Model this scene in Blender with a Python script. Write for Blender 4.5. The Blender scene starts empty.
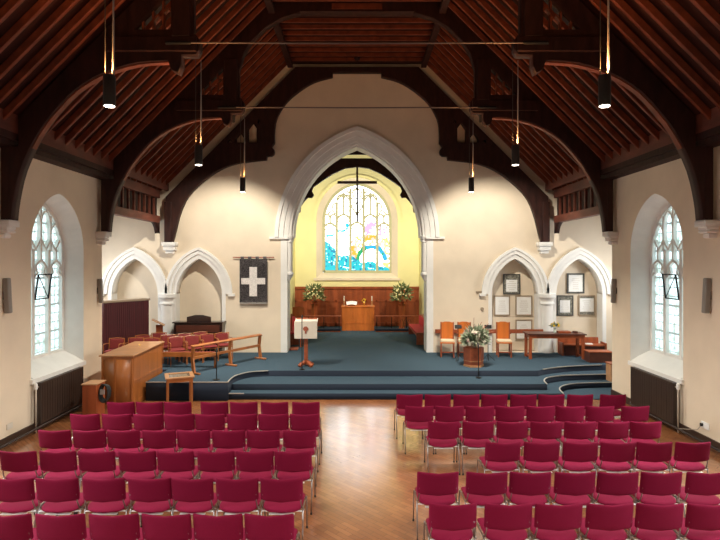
import bpy, bmesh, math, random
from mathutils import Vector, Matrix
random.seed(7)
PI = math.pi
C = bpy.context.scene.collection
F = 530.0; CX = 357.0; CY = 262.0; EYE = 3.35      # focal length in pixels, horizon, eye height

def at(px, py, d):
    """world point of a measured spot of the photo at depth d"""
    s = F / d
    return Vector(((px - CX) / s, d, EYE + (CY - py) / s))

# ------------------------------------------------------------------ materials
def mat(name, col, rough=.6, metal=0., var=0., scale=6., bump=0., bscale=40., emis=None, es=1., stretch=(1, 1, 1), col2=None, spec=.5, coat=0., sheen=0.):
    m = bpy.data.materials.new(name); m.use_nodes = True
    nt = m.node_tree; b = nt.nodes['Principled BSDF']
    b.inputs['Base Color'].default_value = (*col, 1)
    b.inputs['Roughness'].default_value = rough
    b.inputs['Metallic'].default_value = metal
    b.inputs['Specular IOR Level'].default_value = spec
    b.inputs['Coat Weight'].default_value = coat
    b.inputs['Sheen Weight'].default_value = sheen
    tc = nt.nodes.new('ShaderNodeTexCoord'); mp = nt.nodes.new('ShaderNodeMapping')
    mp.inputs['Scale'].default_value = stretch
    nt.links.new(tc.outputs['Object'], mp.inputs['Vector'])
    if var > 0 or col2:
        n = nt.nodes.new('ShaderNodeTexNoise'); n.inputs['Scale'].default_value = scale; n.inputs['Detail'].default_value = 5
        nt.links.new(mp.outputs[0], n.inputs['Vector'])
        r = nt.nodes.new('ShaderNodeValToRGB')
        c2 = col2 or tuple(min(1, c * (1 + var)) for c in col)
        c1 = col if col2 else tuple(c * (1 - var) for c in col)
        r.color_ramp.elements[0].position = .32; r.color_ramp.elements[1].position = .68
        r.color_ramp.elements[0].color = (*c1, 1); r.color_ramp.elements[1].color = (*c2, 1)
        nt.links.new(n.outputs['Fac'], r.inputs['Fac']); nt.links.new(r.outputs['Color'], b.inputs['Base Color'])
    if bump > 0:
        n2 = nt.nodes.new('ShaderNodeTexNoise'); n2.inputs['Scale'].default_value = bscale; n2.inputs['Detail'].default_value = 4
        nt.links.new(mp.outputs[0], n2.inputs['Vector'])
        bp = nt.nodes.new('ShaderNodeBump'); bp.inputs['Strength'].default_value = bump; bp.inputs['Distance'].default_value = .02
        nt.links.new(n2.outputs['Fac'], bp.inputs['Height']); nt.links.new(bp.outputs[0], b.inputs['Normal'])
    if emis:
        b.inputs['Emission Color'].default_value = (*emis, 1); b.inputs['Emission Strength'].default_value = es
    return m

M = {}
M['cream'] = mat('cream_plaster', (.76, .65, .50), .85, var=.05, scale=1.5, bump=.12, bscale=30)
M['white'] = mat('white_painted_stone', (.80, .79, .75), .7, var=.04, scale=3, bump=.1, bscale=25)
M['yellow'] = mat('yellow_plaster', (.80, .73, .36), .85, var=.04, scale=1.5, bump=.08, bscale=30)
M['roofdark'] = mat('dark_stained_timber', (.030, .009, .006), .6, var=.4, scale=8, bump=.15, bscale=30, stretch=(1, 1, .3), spec=.3)
M['board'] = mat('ceiling_boards', (.032, .008, .005), .65, var=.4, scale=5, bump=.1, stretch=(.4, 3, .4), spec=.2)
M['rafter'] = mat('rafter_timber', (.17, .042, .018), .5, var=.3, scale=5, bump=.1, spec=.3)
M['ashlar'] = mat('red_brown_boards', (.13, .035, .02), .55, var=.3, scale=6, stretch=(1, .3, 1))
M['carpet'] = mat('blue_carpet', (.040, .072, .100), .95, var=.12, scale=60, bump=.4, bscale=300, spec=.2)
M['carpet_dark'] = mat('shaded_riser_navy_pad', (.006, .013, .028), .95, var=.12, scale=60)  # carpet darkened as unlit shade on step risers; also colours the kneeler pads
M['nosing'] = mat('pale_step_nosing', (.45, .42, .38), .4, metal=.2)
M['burg'] = mat('burgundy_fabric', (.165, .004, .026), .85, var=.10, scale=120, bump=.25, bscale=500, spec=.12)
M['chrome'] = mat('chrome_steel', (.30, .26, .24), .35, metal=1)
M['steel'] = mat('brushed_steel_bar', (.85, .85, .84), .35, metal=.5)
M['blackplastic'] = mat('black_plastic', (.012, .012, .012), .5)
M['orange'] = mat('orange_varnished_oak', (.36, .12, .03), .35, var=.18, scale=7, bump=.04, stretch=(1, 1, .15), coat=.2)
M['orange2'] = mat('light_oak_top', (.46, .23, .10), .35, var=.12, scale=7, stretch=(.3, 1, 1), coat=.2)
M['altarwood'] = mat('altar_oak', (.56, .15, .025), .4, var=.15, scale=7, stretch=(1, 1, .15))
M['redwood'] = mat('mahogany_panelling', (.30, .068, .020), .4, var=.3, scale=6, stretch=(1, 1, .12))
M['darkwood'] = mat('dark_walnut', (.085, .024, .014), .35, var=.25, scale=8, stretch=(.3, 1, 1))
M['reddish'] = mat('red_brown_wood', (.30, .075, .03), .4, var=.2, scale=8)
M['choirred'] = mat('brick_red_cushion', (.20, .022, .020), .85, var=.12, scale=80)
M['pewred'] = mat('crimson_cushion', (.50, .03, .04), .8, var=.1, scale=80)
M['creamfab'] = mat('cream_cushion', (.70, .58, .40), .9)
M['maroon'] = mat('maroon_panels', (.075, .010, .012), .5, var=.35, scale=10, stretch=(3, 3, .1))
M['piano'] = mat('dark_piano_finish', (.022, .009, .008), .25, coat=.3)
M['brownmetal'] = mat('brown_enamelled_metal', (.035, .020, .014), .45, var=.1, scale=4)
M['pipe'] = mat('pale_pipe', (.5, .44, .36), .4)
M['grey'] = mat('grey_speaker_cloth', (.27, .25, .22), .8, bump=.2, bscale=300)
M['lampgrey'] = mat('dark_grey_lamp_body', (.07, .066, .062), .4, metal=.5)
M['lampface'] = mat('lamp_glow', (1, .93, .8), .4, emis=(1, .88, .7), es=9)
M['palecable'] = mat('pale_steel_cable', (.32, .29, .27), .5, metal=.3)
M['rod'] = mat('grey_iron_rod', (.16, .13, .12), .4, metal=.6)
M['iron'] = mat('black_iron', (.015, .015, .015), .5, metal=.6)
M['cloth'] = mat('white_linen', (.68, .63, .54), .85)
M['paper'] = mat('white_paper', (.85, .85, .82), .7)
M['redemblem'] = mat('red_embroidery', (.33, .09, .05), .8, var=.4, scale=60)
M['leaf'] = mat('green_leaves', (.13, .17, .06), .6, var=.5, scale=30)
M['leaf2'] = mat('grey_green_leaves', (.24, .29, .19), .6, var=.4, scale=30)
M['petalwhite'] = mat('pale_petals', (.62, .58, .48), .7)
M['petalcream'] = mat('cream_yellow_petals', (.85, .76, .42), .7)
M['petalpink'] = mat('pink_petals', (.60, .38, .37), .7)
M['petalyellow'] = mat('yellow_petals', (.85, .60, .03), .7)
M['crosswood'] = mat('dark_cross_wood', (.05, .018, .010), .5)
M['brass'] = mat('brass', (.55, .32, .08), .3, metal=1)
M['skirt'] = mat('dark_skirting_wood', (.045, .022, .014), .5)
M['framegold'] = mat('pale_wood_frame', (.33, .25, .17), .5)
M['framedark'] = mat('dark_frame', (.05, .05, .045), .5)
M['glassclear'] = mat('vase_glass', (.6, .7, .6), .1, spec=.8)
M['tanwood'] = mat('tan_wood', (.48, .26, .13), .5, var=.12, scale=8)

def parquet():
    m = bpy.data.materials.new('parquet_blocks'); m.use_nodes = True; nt = m.node_tree; L = nt.links.new
    b = nt.nodes['Principled BSDF']
    tc = nt.nodes.new('ShaderNodeTexCoord'); mp = nt.nodes.new('ShaderNodeMapping')
    mp.inputs['Rotation'].default_value = (0, 0, PI / 4)
    L(tc.outputs['Object'], mp.inputs['Vector'])
    br = nt.nodes.new('ShaderNodeTexBrick')
    br.inputs['Scale'].default_value = 1; br.inputs['Brick Width'].default_value = .30; br.inputs['Row Height'].default_value = .075
    br.inputs['Mortar Size'].default_value = .0025; br.offset = .5
    br.inputs['Color1'].default_value = (.27, .095, .030, 1); br.inputs['Color2'].default_value = (.37, .15, .055, 1)
    br.inputs['Mortar'].default_value = (.12, .045, .02, 1)
    L(mp.outputs[0], br.inputs['Vector'])
    n = nt.nodes.new('ShaderNodeTexNoise'); n.inputs['Scale'].default_value = 1.6; n.inputs['Detail'].default_value = 6
    L(tc.outputs['Object'], n.inputs['Vector'])
    mx = nt.nodes.new('ShaderNodeMix'); mx.data_type = 'RGBA'; mx.blend_type = 'MULTIPLY'; mx.inputs[0].default_value = .55
    L(br.outputs['Color'], mx.inputs[6])
    rp = nt.nodes.new('ShaderNodeValToRGB'); rp.color_ramp.elements[0].color = (.55, .45, .38, 1); rp.color_ramp.elements[1].color = (1.0, 1.0, 1.0, 1)
    rp.color_ramp.elements[0].position = .35; rp.color_ramp.elements[1].position = .65
    L(n.outputs['Fac'], rp.inputs['Fac']); L(rp.outputs['Color'], mx.inputs[7]); L(mx.outputs[2], b.inputs['Base Color'])
    b.inputs['Roughness'].default_value = .5; b.inputs['Specular IOR Level'].default_value = .2; b.inputs['Coat Weight'].default_value = 1.0; b.inputs['Coat Roughness'].default_value = .16; b.inputs['Coat IOR'].default_value = 2.2
    n2 = nt.nodes.new('ShaderNodeTexNoise'); n2.inputs['Scale'].default_value = 9; n2.inputs['Detail'].default_value = 3
    L(tc.outputs['Object'], n2.inputs['Vector'])
    bp = nt.nodes.new('ShaderNodeBump'); bp.inputs['Strength'].default_value = .05; bp.inputs['Distance'].default_value = .02
    L(n2.outputs['Fac'], bp.inputs['Height']); L(bp.outputs[0], b.inputs['Normal']); L(bp.outputs[0], b.inputs['Coat Normal'])
    return m
M['parquet'] = parquet()

def leaded(strength):
    """pale leaded daylight glass: greenish white quarries, faint garden green low down"""
    m = bpy.data.materials.new('leaded_daylight_glass'); m.use_nodes = True; nt = m.node_tree; L = nt.links.new
    b = nt.nodes['Principled BSDF']; b.inputs['Roughness'].default_value = .15; b.inputs['Base Color'].default_value = (.3, .34, .33, 1)
    tc = nt.nodes.new('ShaderNodeTexCoord')
    sp = nt.nodes.new('ShaderNodeSeparateXYZ'); L(tc.outputs['Object'], sp.inputs[0])
    def line(sock, period, width):
        a = nt.nodes.new('ShaderNodeMath'); a.operation = 'PINGPONG'; a.inputs[1].default_value = period / 2; L(sock, a.inputs[0])
        g = nt.nodes.new('ShaderNodeMath'); g.operation = 'LESS_THAN'; g.inputs[1].default_value = width / 2; L(a.outputs[0], g.inputs[0]); return g.outputs[0]
    l1 = line(sp.outputs['Y'], .145, .018); l2 = line(sp.outputs['Z'], .20, .018)
    l3 = line(sp.outputs['Z'], .60, .045)
    mxa = nt.nodes.new('ShaderNodeMath'); mxa.operation = 'MAXIMUM'; L(l1, mxa.inputs[0]); L(l2, mxa.inputs[1])
    mxb = nt.nodes.new('ShaderNodeMath'); mxb.operation = 'MAXIMUM'; L(mxa.outputs[0], mxb.inputs[0]); L(l3, mxb.inputs[1])
    n = nt.nodes.new('ShaderNodeTexNoise'); n.inputs['Scale'].default_value = 9; n.inputs['Detail'].default_value = 6; L(tc.outputs['Object'], n.inputs['Vector'])
    r = nt.nodes.new('ShaderNodeValToRGB'); r.color_ramp.elements[0].position = .38; r.color_ramp.elements[1].position = .56
    r.color_ramp.elements[0].color = (.28, .40, .36, 1); r.color_ramp.elements[1].color = (.72, .95, 1.0, 1); L(n.outputs['Fac'], r.inputs['Fac'])
    # foliage outside shows through the bottom panes
    n3 = nt.nodes.new('ShaderNodeTexNoise'); n3.inputs['Scale'].default_value = 14; L(tc.outputs['Object'], n3.inputs['Vector'])
    mr = nt.nodes.new('ShaderNodeMapRange'); mr.inputs['From Min'].default_value = 2.1; mr.inputs['From Max'].default_value = 1.2
    mr.inputs['To Min'].default_value = 0; mr.inputs['To Max'].default_value = 1; L(sp.outputs['Z'], mr.inputs[0])
    ml = nt.nodes.new('ShaderNodeMath'); ml.operation = 'MULTIPLY'; L(mr.outputs[0], ml.inputs[0]); L(n3.outputs['Fac'], ml.inputs[1])
    m1 = nt.nodes.new('ShaderNodeMix'); m1.data_type = 'RGBA'; L(ml.outputs[0], m1.inputs[0]); L(r.outputs['Color'], m1.inputs[6]); m1.inputs[7].default_value = (.05, .17, .13, 1)
    m2 = nt.nodes.new('ShaderNodeMix'); m2.data_type = 'RGBA'; L(mxb.outputs[0], m2.inputs[0]); L(m1.outputs[2], m2.inputs[6]); m2.inputs[7].default_value = (.10, .13, .13, 1)
    L(m2.outputs[2], b.inputs['Emission Color']); b.inputs['Emission Strength'].default_value = strength
    return m
M['leaded'] = leaded(1.7)

def attr_mat(name, strength):
    m = bpy.data.materials.new(name); m.use_nodes = True; nt = m.node_tree
    b = nt.nodes['Principled BSDF']; a = nt.nodes.new('ShaderNodeAttribute'); a.attribute_name = 'glass'
    b.inputs['Roughness'].default_value = .2; b.inputs['Base Color'].default_value = (.05, .05, .05, 1)
    nt.links.new(a.outputs['Color'], b.inputs['Emission Color']); b.inputs['Emission Strength'].default_value = strength
    return m
M['stained'] = attr_mat('stained_glass', 3.6)

# ------------------------------------------------------------------ mesh helpers
def link(name, bm, m, parent=None, smooth=False, world=False):
    me = bpy.data.meshes.new(name)
    bmesh.ops.recalc_face_normals(bm, faces=bm.faces[:])
    bm.to_mesh(me); bm.free()
    for mm in (m if isinstance(m, (list, tuple)) else [m]): me.materials.append(mm)
    if smooth:
        for p in me.polygons: p.use_smooth = True
        if smooth == 'auto':
            try: me.set_sharp_from_angle(angle=math.radians(40))
            except Exception: pass
    o = bpy.data.objects.new(name, me); C.objects.link(o)
    if parent:
        o.parent = parent
        if world: o.matrix_parent_inverse = Matrix.Translation(parent.location).to_4x4().inverted() if parent.rotation_euler.z == 0 else (Matrix.Translation(parent.location) @ Matrix.Rotation(parent.rotation_euler.z, 4, 'Z')).inverted()
    return o
def tag(o, label, cat, group=None, kind=None):
    o['label'] = label; o['category'] = cat
    if group: o['group'] = group
    if kind: o['kind'] = kind
    return o
def thing(name, label, cat, loc=(0, 0, 0), rz=0, group=None):
    o = bpy.data.objects.new(name, None); C.objects.link(o); o.location = loc; o.rotation_euler = (0, 0, rz)
    o.empty_display_size = .1
    return tag(o, label, cat, group)
def struct(name, bm, m, parent=None, smooth=False, label=None):
    o = link(name, bm, m, parent, smooth)
    if not parent: o['kind'] = 'structure'
    if label: o['label'] = label
    return o
def dup(root, loc=None, rz=None, label=None):
    r = root.copy(); C.objects.link(r)
    if loc is not None: r.location = loc
    if rz is not None: r.rotation_euler = (0, 0, rz)
    if label: r['label'] = label
    for ch in list(root.children):
        c = ch.copy(); C.objects.link(c); c.parent = r
        for g in list(ch.children):
            d = g.copy(); C.objects.link(d); d.parent = c
    return r
def B(): return bmesh.new()
def box(bm, c, s, rz=0, bev=0, rx=0, ry=0):
    r = bmesh.ops.create_cube(bm, size=1); vs = r['verts']
    bmesh.ops.scale(bm, vec=s, verts=vs)
    if bev:
        es = list({e for v in vs for e in v.link_edges})
        rr = bmesh.ops.bevel(bm, geom=es, offset=bev, segments=2, affect='EDGES', profile=.5)
        vs = list({v for f in rr['faces'] for v in f.verts} | {v for v in vs if v.is_valid})
    m = Matrix.Translation(c) @ Matrix.Rotation(rz, 4, 'Z') @ Matrix.Rotation(ry, 4, 'Y') @ Matrix.Rotation(rx, 4, 'X')
    bmesh.ops.transform(bm, matrix=m, verts=vs)
    return bm
def bx(x0, x1, y0, y1, z0, z1, bm=None, bev=0):
    bm = bm or B(); return box(bm, ((x0 + x1) / 2, (y0 + y1) / 2, (z0 + z1) / 2), (abs(x1 - x0), abs(y1 - y0), abs(z1 - z0)), bev=bev)
def tube(bm, pts, r, n=8, closed=False):
    pts = [Vector(p) for p in pts]; rings = []; N = len(pts)
    up = Vector((0, 0, 1)); prev = None
    for i, p in enumerate(pts):
        a = pts[(i - 1) % N] if (i > 0 or closed) else p; b = pts[(i + 1) % N] if (i < N - 1 or closed) else p
        t = (b - a).normalized()
        if prev is None:
            ref = up if abs(t.z) < .9 else Vector((0, 1, 0)); x = t.cross(ref).normalized()
        else: x = (prev - t * prev.dot(t)).normalized()
        prev = x; y = t.cross(x).normalized()
        rr = r[i] if isinstance(r, (list, tuple)) else r
        rings.append([bm.verts.new(p + x * rr * math.cos(2 * PI * k / n) + y * rr * math.sin(2 * PI * k / n)) for k in range(n)])
    M_ = N if closed else N - 1
    for i in range(M_):
        A, Bq = rings[i], rings[(i + 1) % N]
        for k in range(n): bm.faces.new((A[k], A[(k + 1) % n], Bq[(k + 1) % n], Bq[k]))
    if not closed:
        bm.faces.new(rings[0][::-1]); bm.faces.new(rings[-1])
    return bm
def strip(bm, pts, w, t, n):
    """rectangular bar swept along pts; w across (in the plane whose normal is n), t along n"""
    pts = [Vector(p) for p in pts]; n = Vector(n).normalized(); rings = []
    if t < .12: t += .0011 * (len(bm.verts) // 4 % 23)      # neighbouring bars never share a face plane
    for i, p in enumerate(pts):
        a = pts[max(0, i - 1)]; b = pts[min(len(pts) - 1, i + 1)]
        d = (b - a).normalized(); s = d.cross(n).normalized()
        rings.append([bm.verts.new(p + s * w / 2 * q + n * t / 2 * r) for q, r in ((1, 1), (-1, 1), (-1, -1), (1, -1))])
    for A, Q in zip(rings, rings[1:]):
        for k in range(4): bm.faces.new((A[k], A[(k + 1) % 4], Q[(k + 1) % 4], Q[k]))
    bm.faces.new(rings[0][::-1]); bm.faces.new(rings[-1]); return bm
def lathe(bm, prof, c=(0, 0, 0), n=20):
    c = Vector(c); rings = []
    for r, z in prof:
        rings.append([bm.verts.new(c + Vector((max(r, 1e-4) * math.cos(2 * PI * k / n), max(r, 1e-4) * math.sin(2 * PI * k / n), z))) for k in range(n)])
    for A, Q in zip(rings, rings[1:]):
        for k in range(n): bm.faces.new((A[k], A[(k + 1) % n], Q[(k + 1) % n], Q[k]))
    bm.faces.new(rings[0][::-1]); bm.faces.new(rings[-1]); return bm
def pad(bm, c, h, e=.28, nu=28, nv=10, fn=None, e2=None):
    """superellipsoid cushion with half sizes h; thin axis is h.z"""
    e2 = e2 or e
    sg = lambda v, p: math.copysign(abs(v) ** p, v)
    c = Vector(c); rings = []
    for j in range(1, nv):
        v = -PI / 2 + PI * j / nv
        ring = []
        for i in range(nu):
            u = 2 * PI * i / nu
            p = Vector((h[0] * sg(math.cos(v), e2) * sg(math.cos(u), e), h[1] * sg(math.cos(v), e2) * sg(math.sin(u), e), h[2] * sg(math.sin(v), 1)))
            ring.append(p)
        rings.append(ring)
    def mk(p):
        if fn: p = fn(p)
        return bm.verts.new(c + p)
    R_ = [[mk(p) for p in ring] for ring in rings]
    for A, Q in zip(R_, R_[1:]):
        for k in range(nu): bm.faces.new((A[k], A[(k + 1) % nu], Q[(k + 1) % nu], Q[k]))
    # caps as concentric grids so that the surface can bend
    for ring, src, flip in ((R_[0], rings[0], True), (R_[-1], rings[-1], False)):
        prev = ring
        for f in (.75, .5, .25):
            cur = [mk(Vector((p.x * f, p.y * f, p.z))) for p in src]
            for k in range(nu): bm.faces.new((prev[k], prev[(k + 1) % nu], cur[(k + 1) % nu], cur[k]))
            prev = cur
        bm.faces.new(prev)
    return bm
def poly(loops, depth):
    """flat outline(s) with holes, extruded +-depth/2 along local z"""
    cu = bpy.data.curves.new('t', 'CURVE'); cu.dimensions = '2D'; cu.fill_mode = 'BOTH'; cu.extrude = depth / 2
    for lp in loops:
        s = cu.splines.new('POLY'); s.points.add(len(lp) - 1)
        for p, q in zip(s.points, lp): p.co = (q[0], q[1], 0, 1)
        s.use_cyclic_u = True
    o = bpy.data.objects.new('t', cu); C.objects.link(o)
    dg = bpy.context.evaluated_depsgraph_get(); me = bpy.data.meshes.new_from_object(o.evaluated_get(dg))
    bm = B(); bm.from_mesh(me); bpy.data.meshes.remove(me); bpy.data.objects.remove(o); bpy.data.curves.remove(cu)
    bmesh.ops.remove_doubles(bm, verts=bm.verts[:], dist=1e-4)
    return bm
def xz(bm, y):      # outline drawn in x,z ; centre plane at y
    for v in bm.verts: v.co = Vector((v.co.x, y + v.co.z, v.co.y))
    return bm
def yz(bm, x):      # outline drawn in y,z ; centre plane at x
    for v in bm.verts: v.co = Vector((x + v.co.z, v.co.x, v.co.y))
    return bm
def xy(bm, z):
    for v in bm.verts: v.co.z += z
    return bm
def merge(bm, other):
    me = bpy.data.meshes.new('t'); other.to_mesh(me); other.free(); bm.from_mesh(me); bpy.data.meshes.remove(me); return bm
def arcpath(cx, w, zs, h, n=12, off=0):
    """two-centred pointed arch from left springing over the apex to the right; off widens concentrically"""
    R = (w * w + h * h) / (2 * w); c = R - w; R2 = R + off
    a1 = math.acos(max(-1, min(1, c / R2)))
    L_ = [(cx + c - R2 * math.cos(a1 * i / n), zs + R2 * math.sin(a1 * i / n)) for i in range(n + 1)]
    Rr = [(2 * cx - x, z) for x, z in L_[:-1]][::-1]
    return L_ + Rr
def archloop(cx, w, zb, zs, h, n=12):
    return [(cx - w, zb)] + arcpath(cx, w, zs, h, n) + [(cx + w, zb)]
def catmull(pts, k=6):
    out = []; P = [pts[0]] + list(pts) + [pts[-1]]
    for i in range(1, len(P) - 2):
        p0, p1, p2, p3 = [Vector(q) for q in P[i - 1:i + 3]]
        for j in range(k):
            t = j / k
            out.append(tuple(.5 * ((2 * p1) + (-p0 + p2) * t + (2 * p0 - 5 * p1 + 4 * p2 - p3) * t * t + (-p0 + 3 * p1 - 3 * p2 + p3) * t ** 3)))
    out.append(tuple(pts[-1])); return out

WALL = 17.0; NX = 6.4; NEND = 13.3; TX = 9.3

# ------------------------------------------------------------------ setting: floors and steps
struct('floor', bx(-TX, TX, -3.2, 17.4, -.15, 0), M['parquet'])
c3l = catmull([(-3.12, 12.8), (-3.13, 13.35), (-3.03, 13.7), (-2.8, 14.0), (-2.37, 14.15)])
c3r = catmull([(4.83, 14.15), (5.15, 14.4), (5.6, 14.63), (6.05, 14.78), (6.9, 14.95)])
c2r = catmull([(4.75, 13.25), (4.80, 13.6), (4.97, 13.92), (5.3, 14.15), (5.75, 14.3), (6.9, 14.42)])
c1r = catmull([(5.02, 12.9), (5.10, 13.35), (5.3, 13.68), (5.66, 13.93), (6.2, 14.05), (6.9, 14.1)])
leftside = [(-TX, WALL), (-TX, 14.32), (-5.1, 14.32), (-5.1, 12.8)]
L3 = leftside + c3l + c3r + [(TX, 15.0), (TX, WALL)]
L2 = [(-3.2, 16), (-3.2, 13.25)] + c2r + [(TX - .01, 14.46), (TX - .01, 16)]
L1 = [(-3.25, 16.1), (-3.25, 12.9)] + c1r + [(TX - .02, 14.12), (TX - .02, 16.1)]
def step(name, loop, z0, z1):
    bm = xy(poly([loop], z1 - z0), (z0 + z1) / 2)
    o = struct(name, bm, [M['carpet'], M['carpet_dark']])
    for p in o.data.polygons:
        if abs(p.normal.z) < .5: p.material_index = 1  # upright faces take the shade-darkened carpet
    return o
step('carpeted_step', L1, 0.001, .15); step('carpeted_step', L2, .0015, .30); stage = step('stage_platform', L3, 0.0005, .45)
struct('floor_chancel', bx(-2.8, 2.8, WALL, 24.0, .30, .45), M['carpet'])
struct('floor_carpet', bx(5.12, TX, 12.9, 14.2, .0, .012), M['carpet'])
def nosing(pts, z):
    b = B(); strip(b, [(x, y - .004, z - .004) for x, y in pts], .028, .02, (0, 0, 1)); return b
struct('trim_1', nosing(c3r[4:], .455), M['nosing']); struct('trim_2', nosing(c2r, .305), M['nosing'])
struct('trim_3', nosing(c1r, .155), M['nosing']); struct('trim_4', nosing([(-5.1, 12.79), (-3.14, 12.79)] + c3l, .455), M['nosing'])
struct('trim_5', nosing([(-3.12, 12.9), (-2.75, 12.9)], .155), M['nosing'])

# ------------------------------------------------------------------ setting: far wall with its arches
AW, AH, AZ = 2.05, 2.92, 4.15                       # chancel arch half width, rise, springing
AR = (AW * AW + AH * AH) / (2 * AW); AC = AR - AW
def ring_at(off, n=16): return arcpath(0, AW, AZ, AH, n, off)
JW = 2.245                                          # jamb half width
hole = [(-JW, .45)] + [(-JW, AZ)] + ring_at(.195)[1:-1] + [(JW, AZ)] + [(JW, .45)]
outer = [(-TX, 0), (-JW, 0)] + hole[0:1] + hole[1:-1] + hole[-1:] + [(JW, 0), (TX, 0), (TX, 6.2), (6.6, 6.2), (2.6, 10.3), (-2.6, 10.3), (-6.6, 6.2), (-TX, 6.2)]
SA = [(-7.13,), (-5.07,), (5.07,), (7.13,)]
niches = [archloop(c[0], .76, .45, 2.32, 1.16) for c in SA]
struct('wall_east', xz(poly([outer] + niches, .42), WALL + .21), M['cream'])
struct('wall_east_recess', xz(poly([outer], .28), WALL + .42 + .14), M['cream'])
# side arch mouldings (white painted stone)
def arch_ring(cx, w, zs, h, layers, name, parent=None, zb=None):
    """layers: (inner offset, outer offset, y front, y back)"""
    bm = B()
    for o0, o1, y0, y1 in layers:
        a = arcpath(cx, w, zs, h, 14, o0); b = arcpath(cx, w, zs, h, 14, o1)
        if zb is not None:
            a = [(a[0][0], zb)] + a + [(a[-1][0], zb)]; b = [(b[0][0], zb)] + b + [(b[-1][0], zb)]
        merge(bm, xz(poly([a + b[::-1]], y1 - y0), (y0 + y1) / 2))
    return bm
for i, c in enumerate(SA):
    bm = arch_ring(c[0], .76, 2.32, 1.16, [(-.02, .12, WALL - .01, WALL + .40), (.12, .24, WALL - .05, WALL + .05), (.24, .32, WALL - .085, WALL + .05)], 'a')
    for sx in (-1, 1):                              # plain jambs down to the floor
        if not (abs(c[0] + sx * .8) > 5.6 and abs(c[0] + sx * .8) < 6.6):
            bx(c[0] + sx * .74, c[0] + sx * .86, WALL - .012, WALL + .40, .45, 2.32, bm)
            bx(c[0] + sx * .96, c[0] + sx * 1.16, WALL - .10, WALL + .02, 2.26, 2.34, bm)     # label stop
    struct('trim_%d' % (6 + i), bm, M['white'])
def lathe_bm(prof, c, n=20): return lathe(B(), prof, c, n)
for i, x in enumerate((-6.10, 6.10)):
    bm = B()
    lathe(bm, [(.23, .45), (.23, .55), (.21, .60), (.205, .70), (.205, 1.98), (.25, 2.0), (.25, 2.04), (.22, 2.08), (.24, 2.16), (.30, 2.22), (.30, 2.32), (.27, 2.34)], (x, WALL + .08, 0), 16)
    bx(x - .285, x + .285, WALL - .008, WALL + .41, .45, 2.33, bm)
    struct('stone_column', bm, M['white'], smooth='auto')
# chancel arch: stepped orders, shafts with corbels and capitals
bm = arch_ring(0, AW, AZ, AH, [(.0, .20, WALL + .10, WALL + .72), (.06, .22, WALL + .0, WALL + .15), (.14, .36, WALL - .03, WALL + .05), (.30, .48, WALL - .07, WALL + .04), (.46, .58, WALL - .12, WALL + .03)], 'c')
for s in (-1, 1):
    lathe(bm, [(.01, 2.72), (.06, 2.80), (.09, 2.90), (.13, 2.94), (.13, 2.99), (.085, 3.03), (.085, 3.98), (.12, 4.0), (.10, 4.05), (.15, 4.12), (.15, 4.18)], (s * (JW - .06), WALL + .10, 0), 14)
    lathe(bm, [(.01, 2.78), (.05, 2.84), (.10, 2.92), (.10, 2.99), (.07, 3.03), (.07, 3.98), (.11, 4.06), (.12, 4.18)], (s * (JW - .06), WALL + .42, 0), 14)
    bx(s * 2.2, s * 2.80, WALL - .09, WALL + .02, 4.09, 4.16, bm)
struct('trim_10', bm, M['white'], smooth='auto')
# white stone dressing on the jambs
for i, s in enumerate((-1, 1)):
    struct('trim_%d' % (11 + i), bx(s * (JW - .012), s * (JW + .20), WALL - .012, WALL + .715, .45, 4.13), M['white'])

# ------------------------------------------------------------------ setting: nave walls with windows
WINS = [11.4, 7.85, 4.35, .85]
def winloop(yc, w, zb, zs, h): return archloop(yc, w, zb, zs, h, 12)
for s, side in ((-1, 'left'), (1, 'right')):
    holes = [winloop(y, 1.0, 1.03, 3.6, 1.22) for y in WINS]
    o = poly([[(-3.2, 0), (NEND, 0), (NEND, 5.62), (-3.2, 5.62)]] + holes, .6)
    struct('wall_' + side, yz(o, s * (NX + .3)), M['cream'])
    struct('wall_transept_' + side, bx(s * (NX + .6), s * TX, NEND - .3, NEND, 0, 5.0), M['cream'])
    struct('wall_outer_' + side, bx(s * TX, s * (TX + .3), NEND - .3, WALL + .7, 0, 6.2), M['cream'])
    struct('ceiling_transept_' + side, bx(s * 6.5, s * TX, NEND, WALL, 4.95, 5.05), M['board'])
    bm = bx(s * 6.02, s * 6.60, -3.2, NEND, 5.50, 5.62)          # wall plate
    bx(s * 6.10, s * 6.50, -3.2, NEND, 5.40, 5.50, bm)
    struct('trim_%d' % (13 if s < 0 else 14), bm, M['roofdark'])
    struct('trim_%d' % (15 if s < 0 else 16), bx(s * 6.02, s * 6.08, -3.2, WALL - .05, 5.62, 6.16), M['ashlar'])
    struct('baseboard_' + side, bx(s * 6.37, s * 6.40, -3.2, NEND, 0, .16), M['skirt'])
struct('wall_west', bx(-TX, TX, -3.5, -3.2, 0, 10.3), M['cream'])

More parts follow.
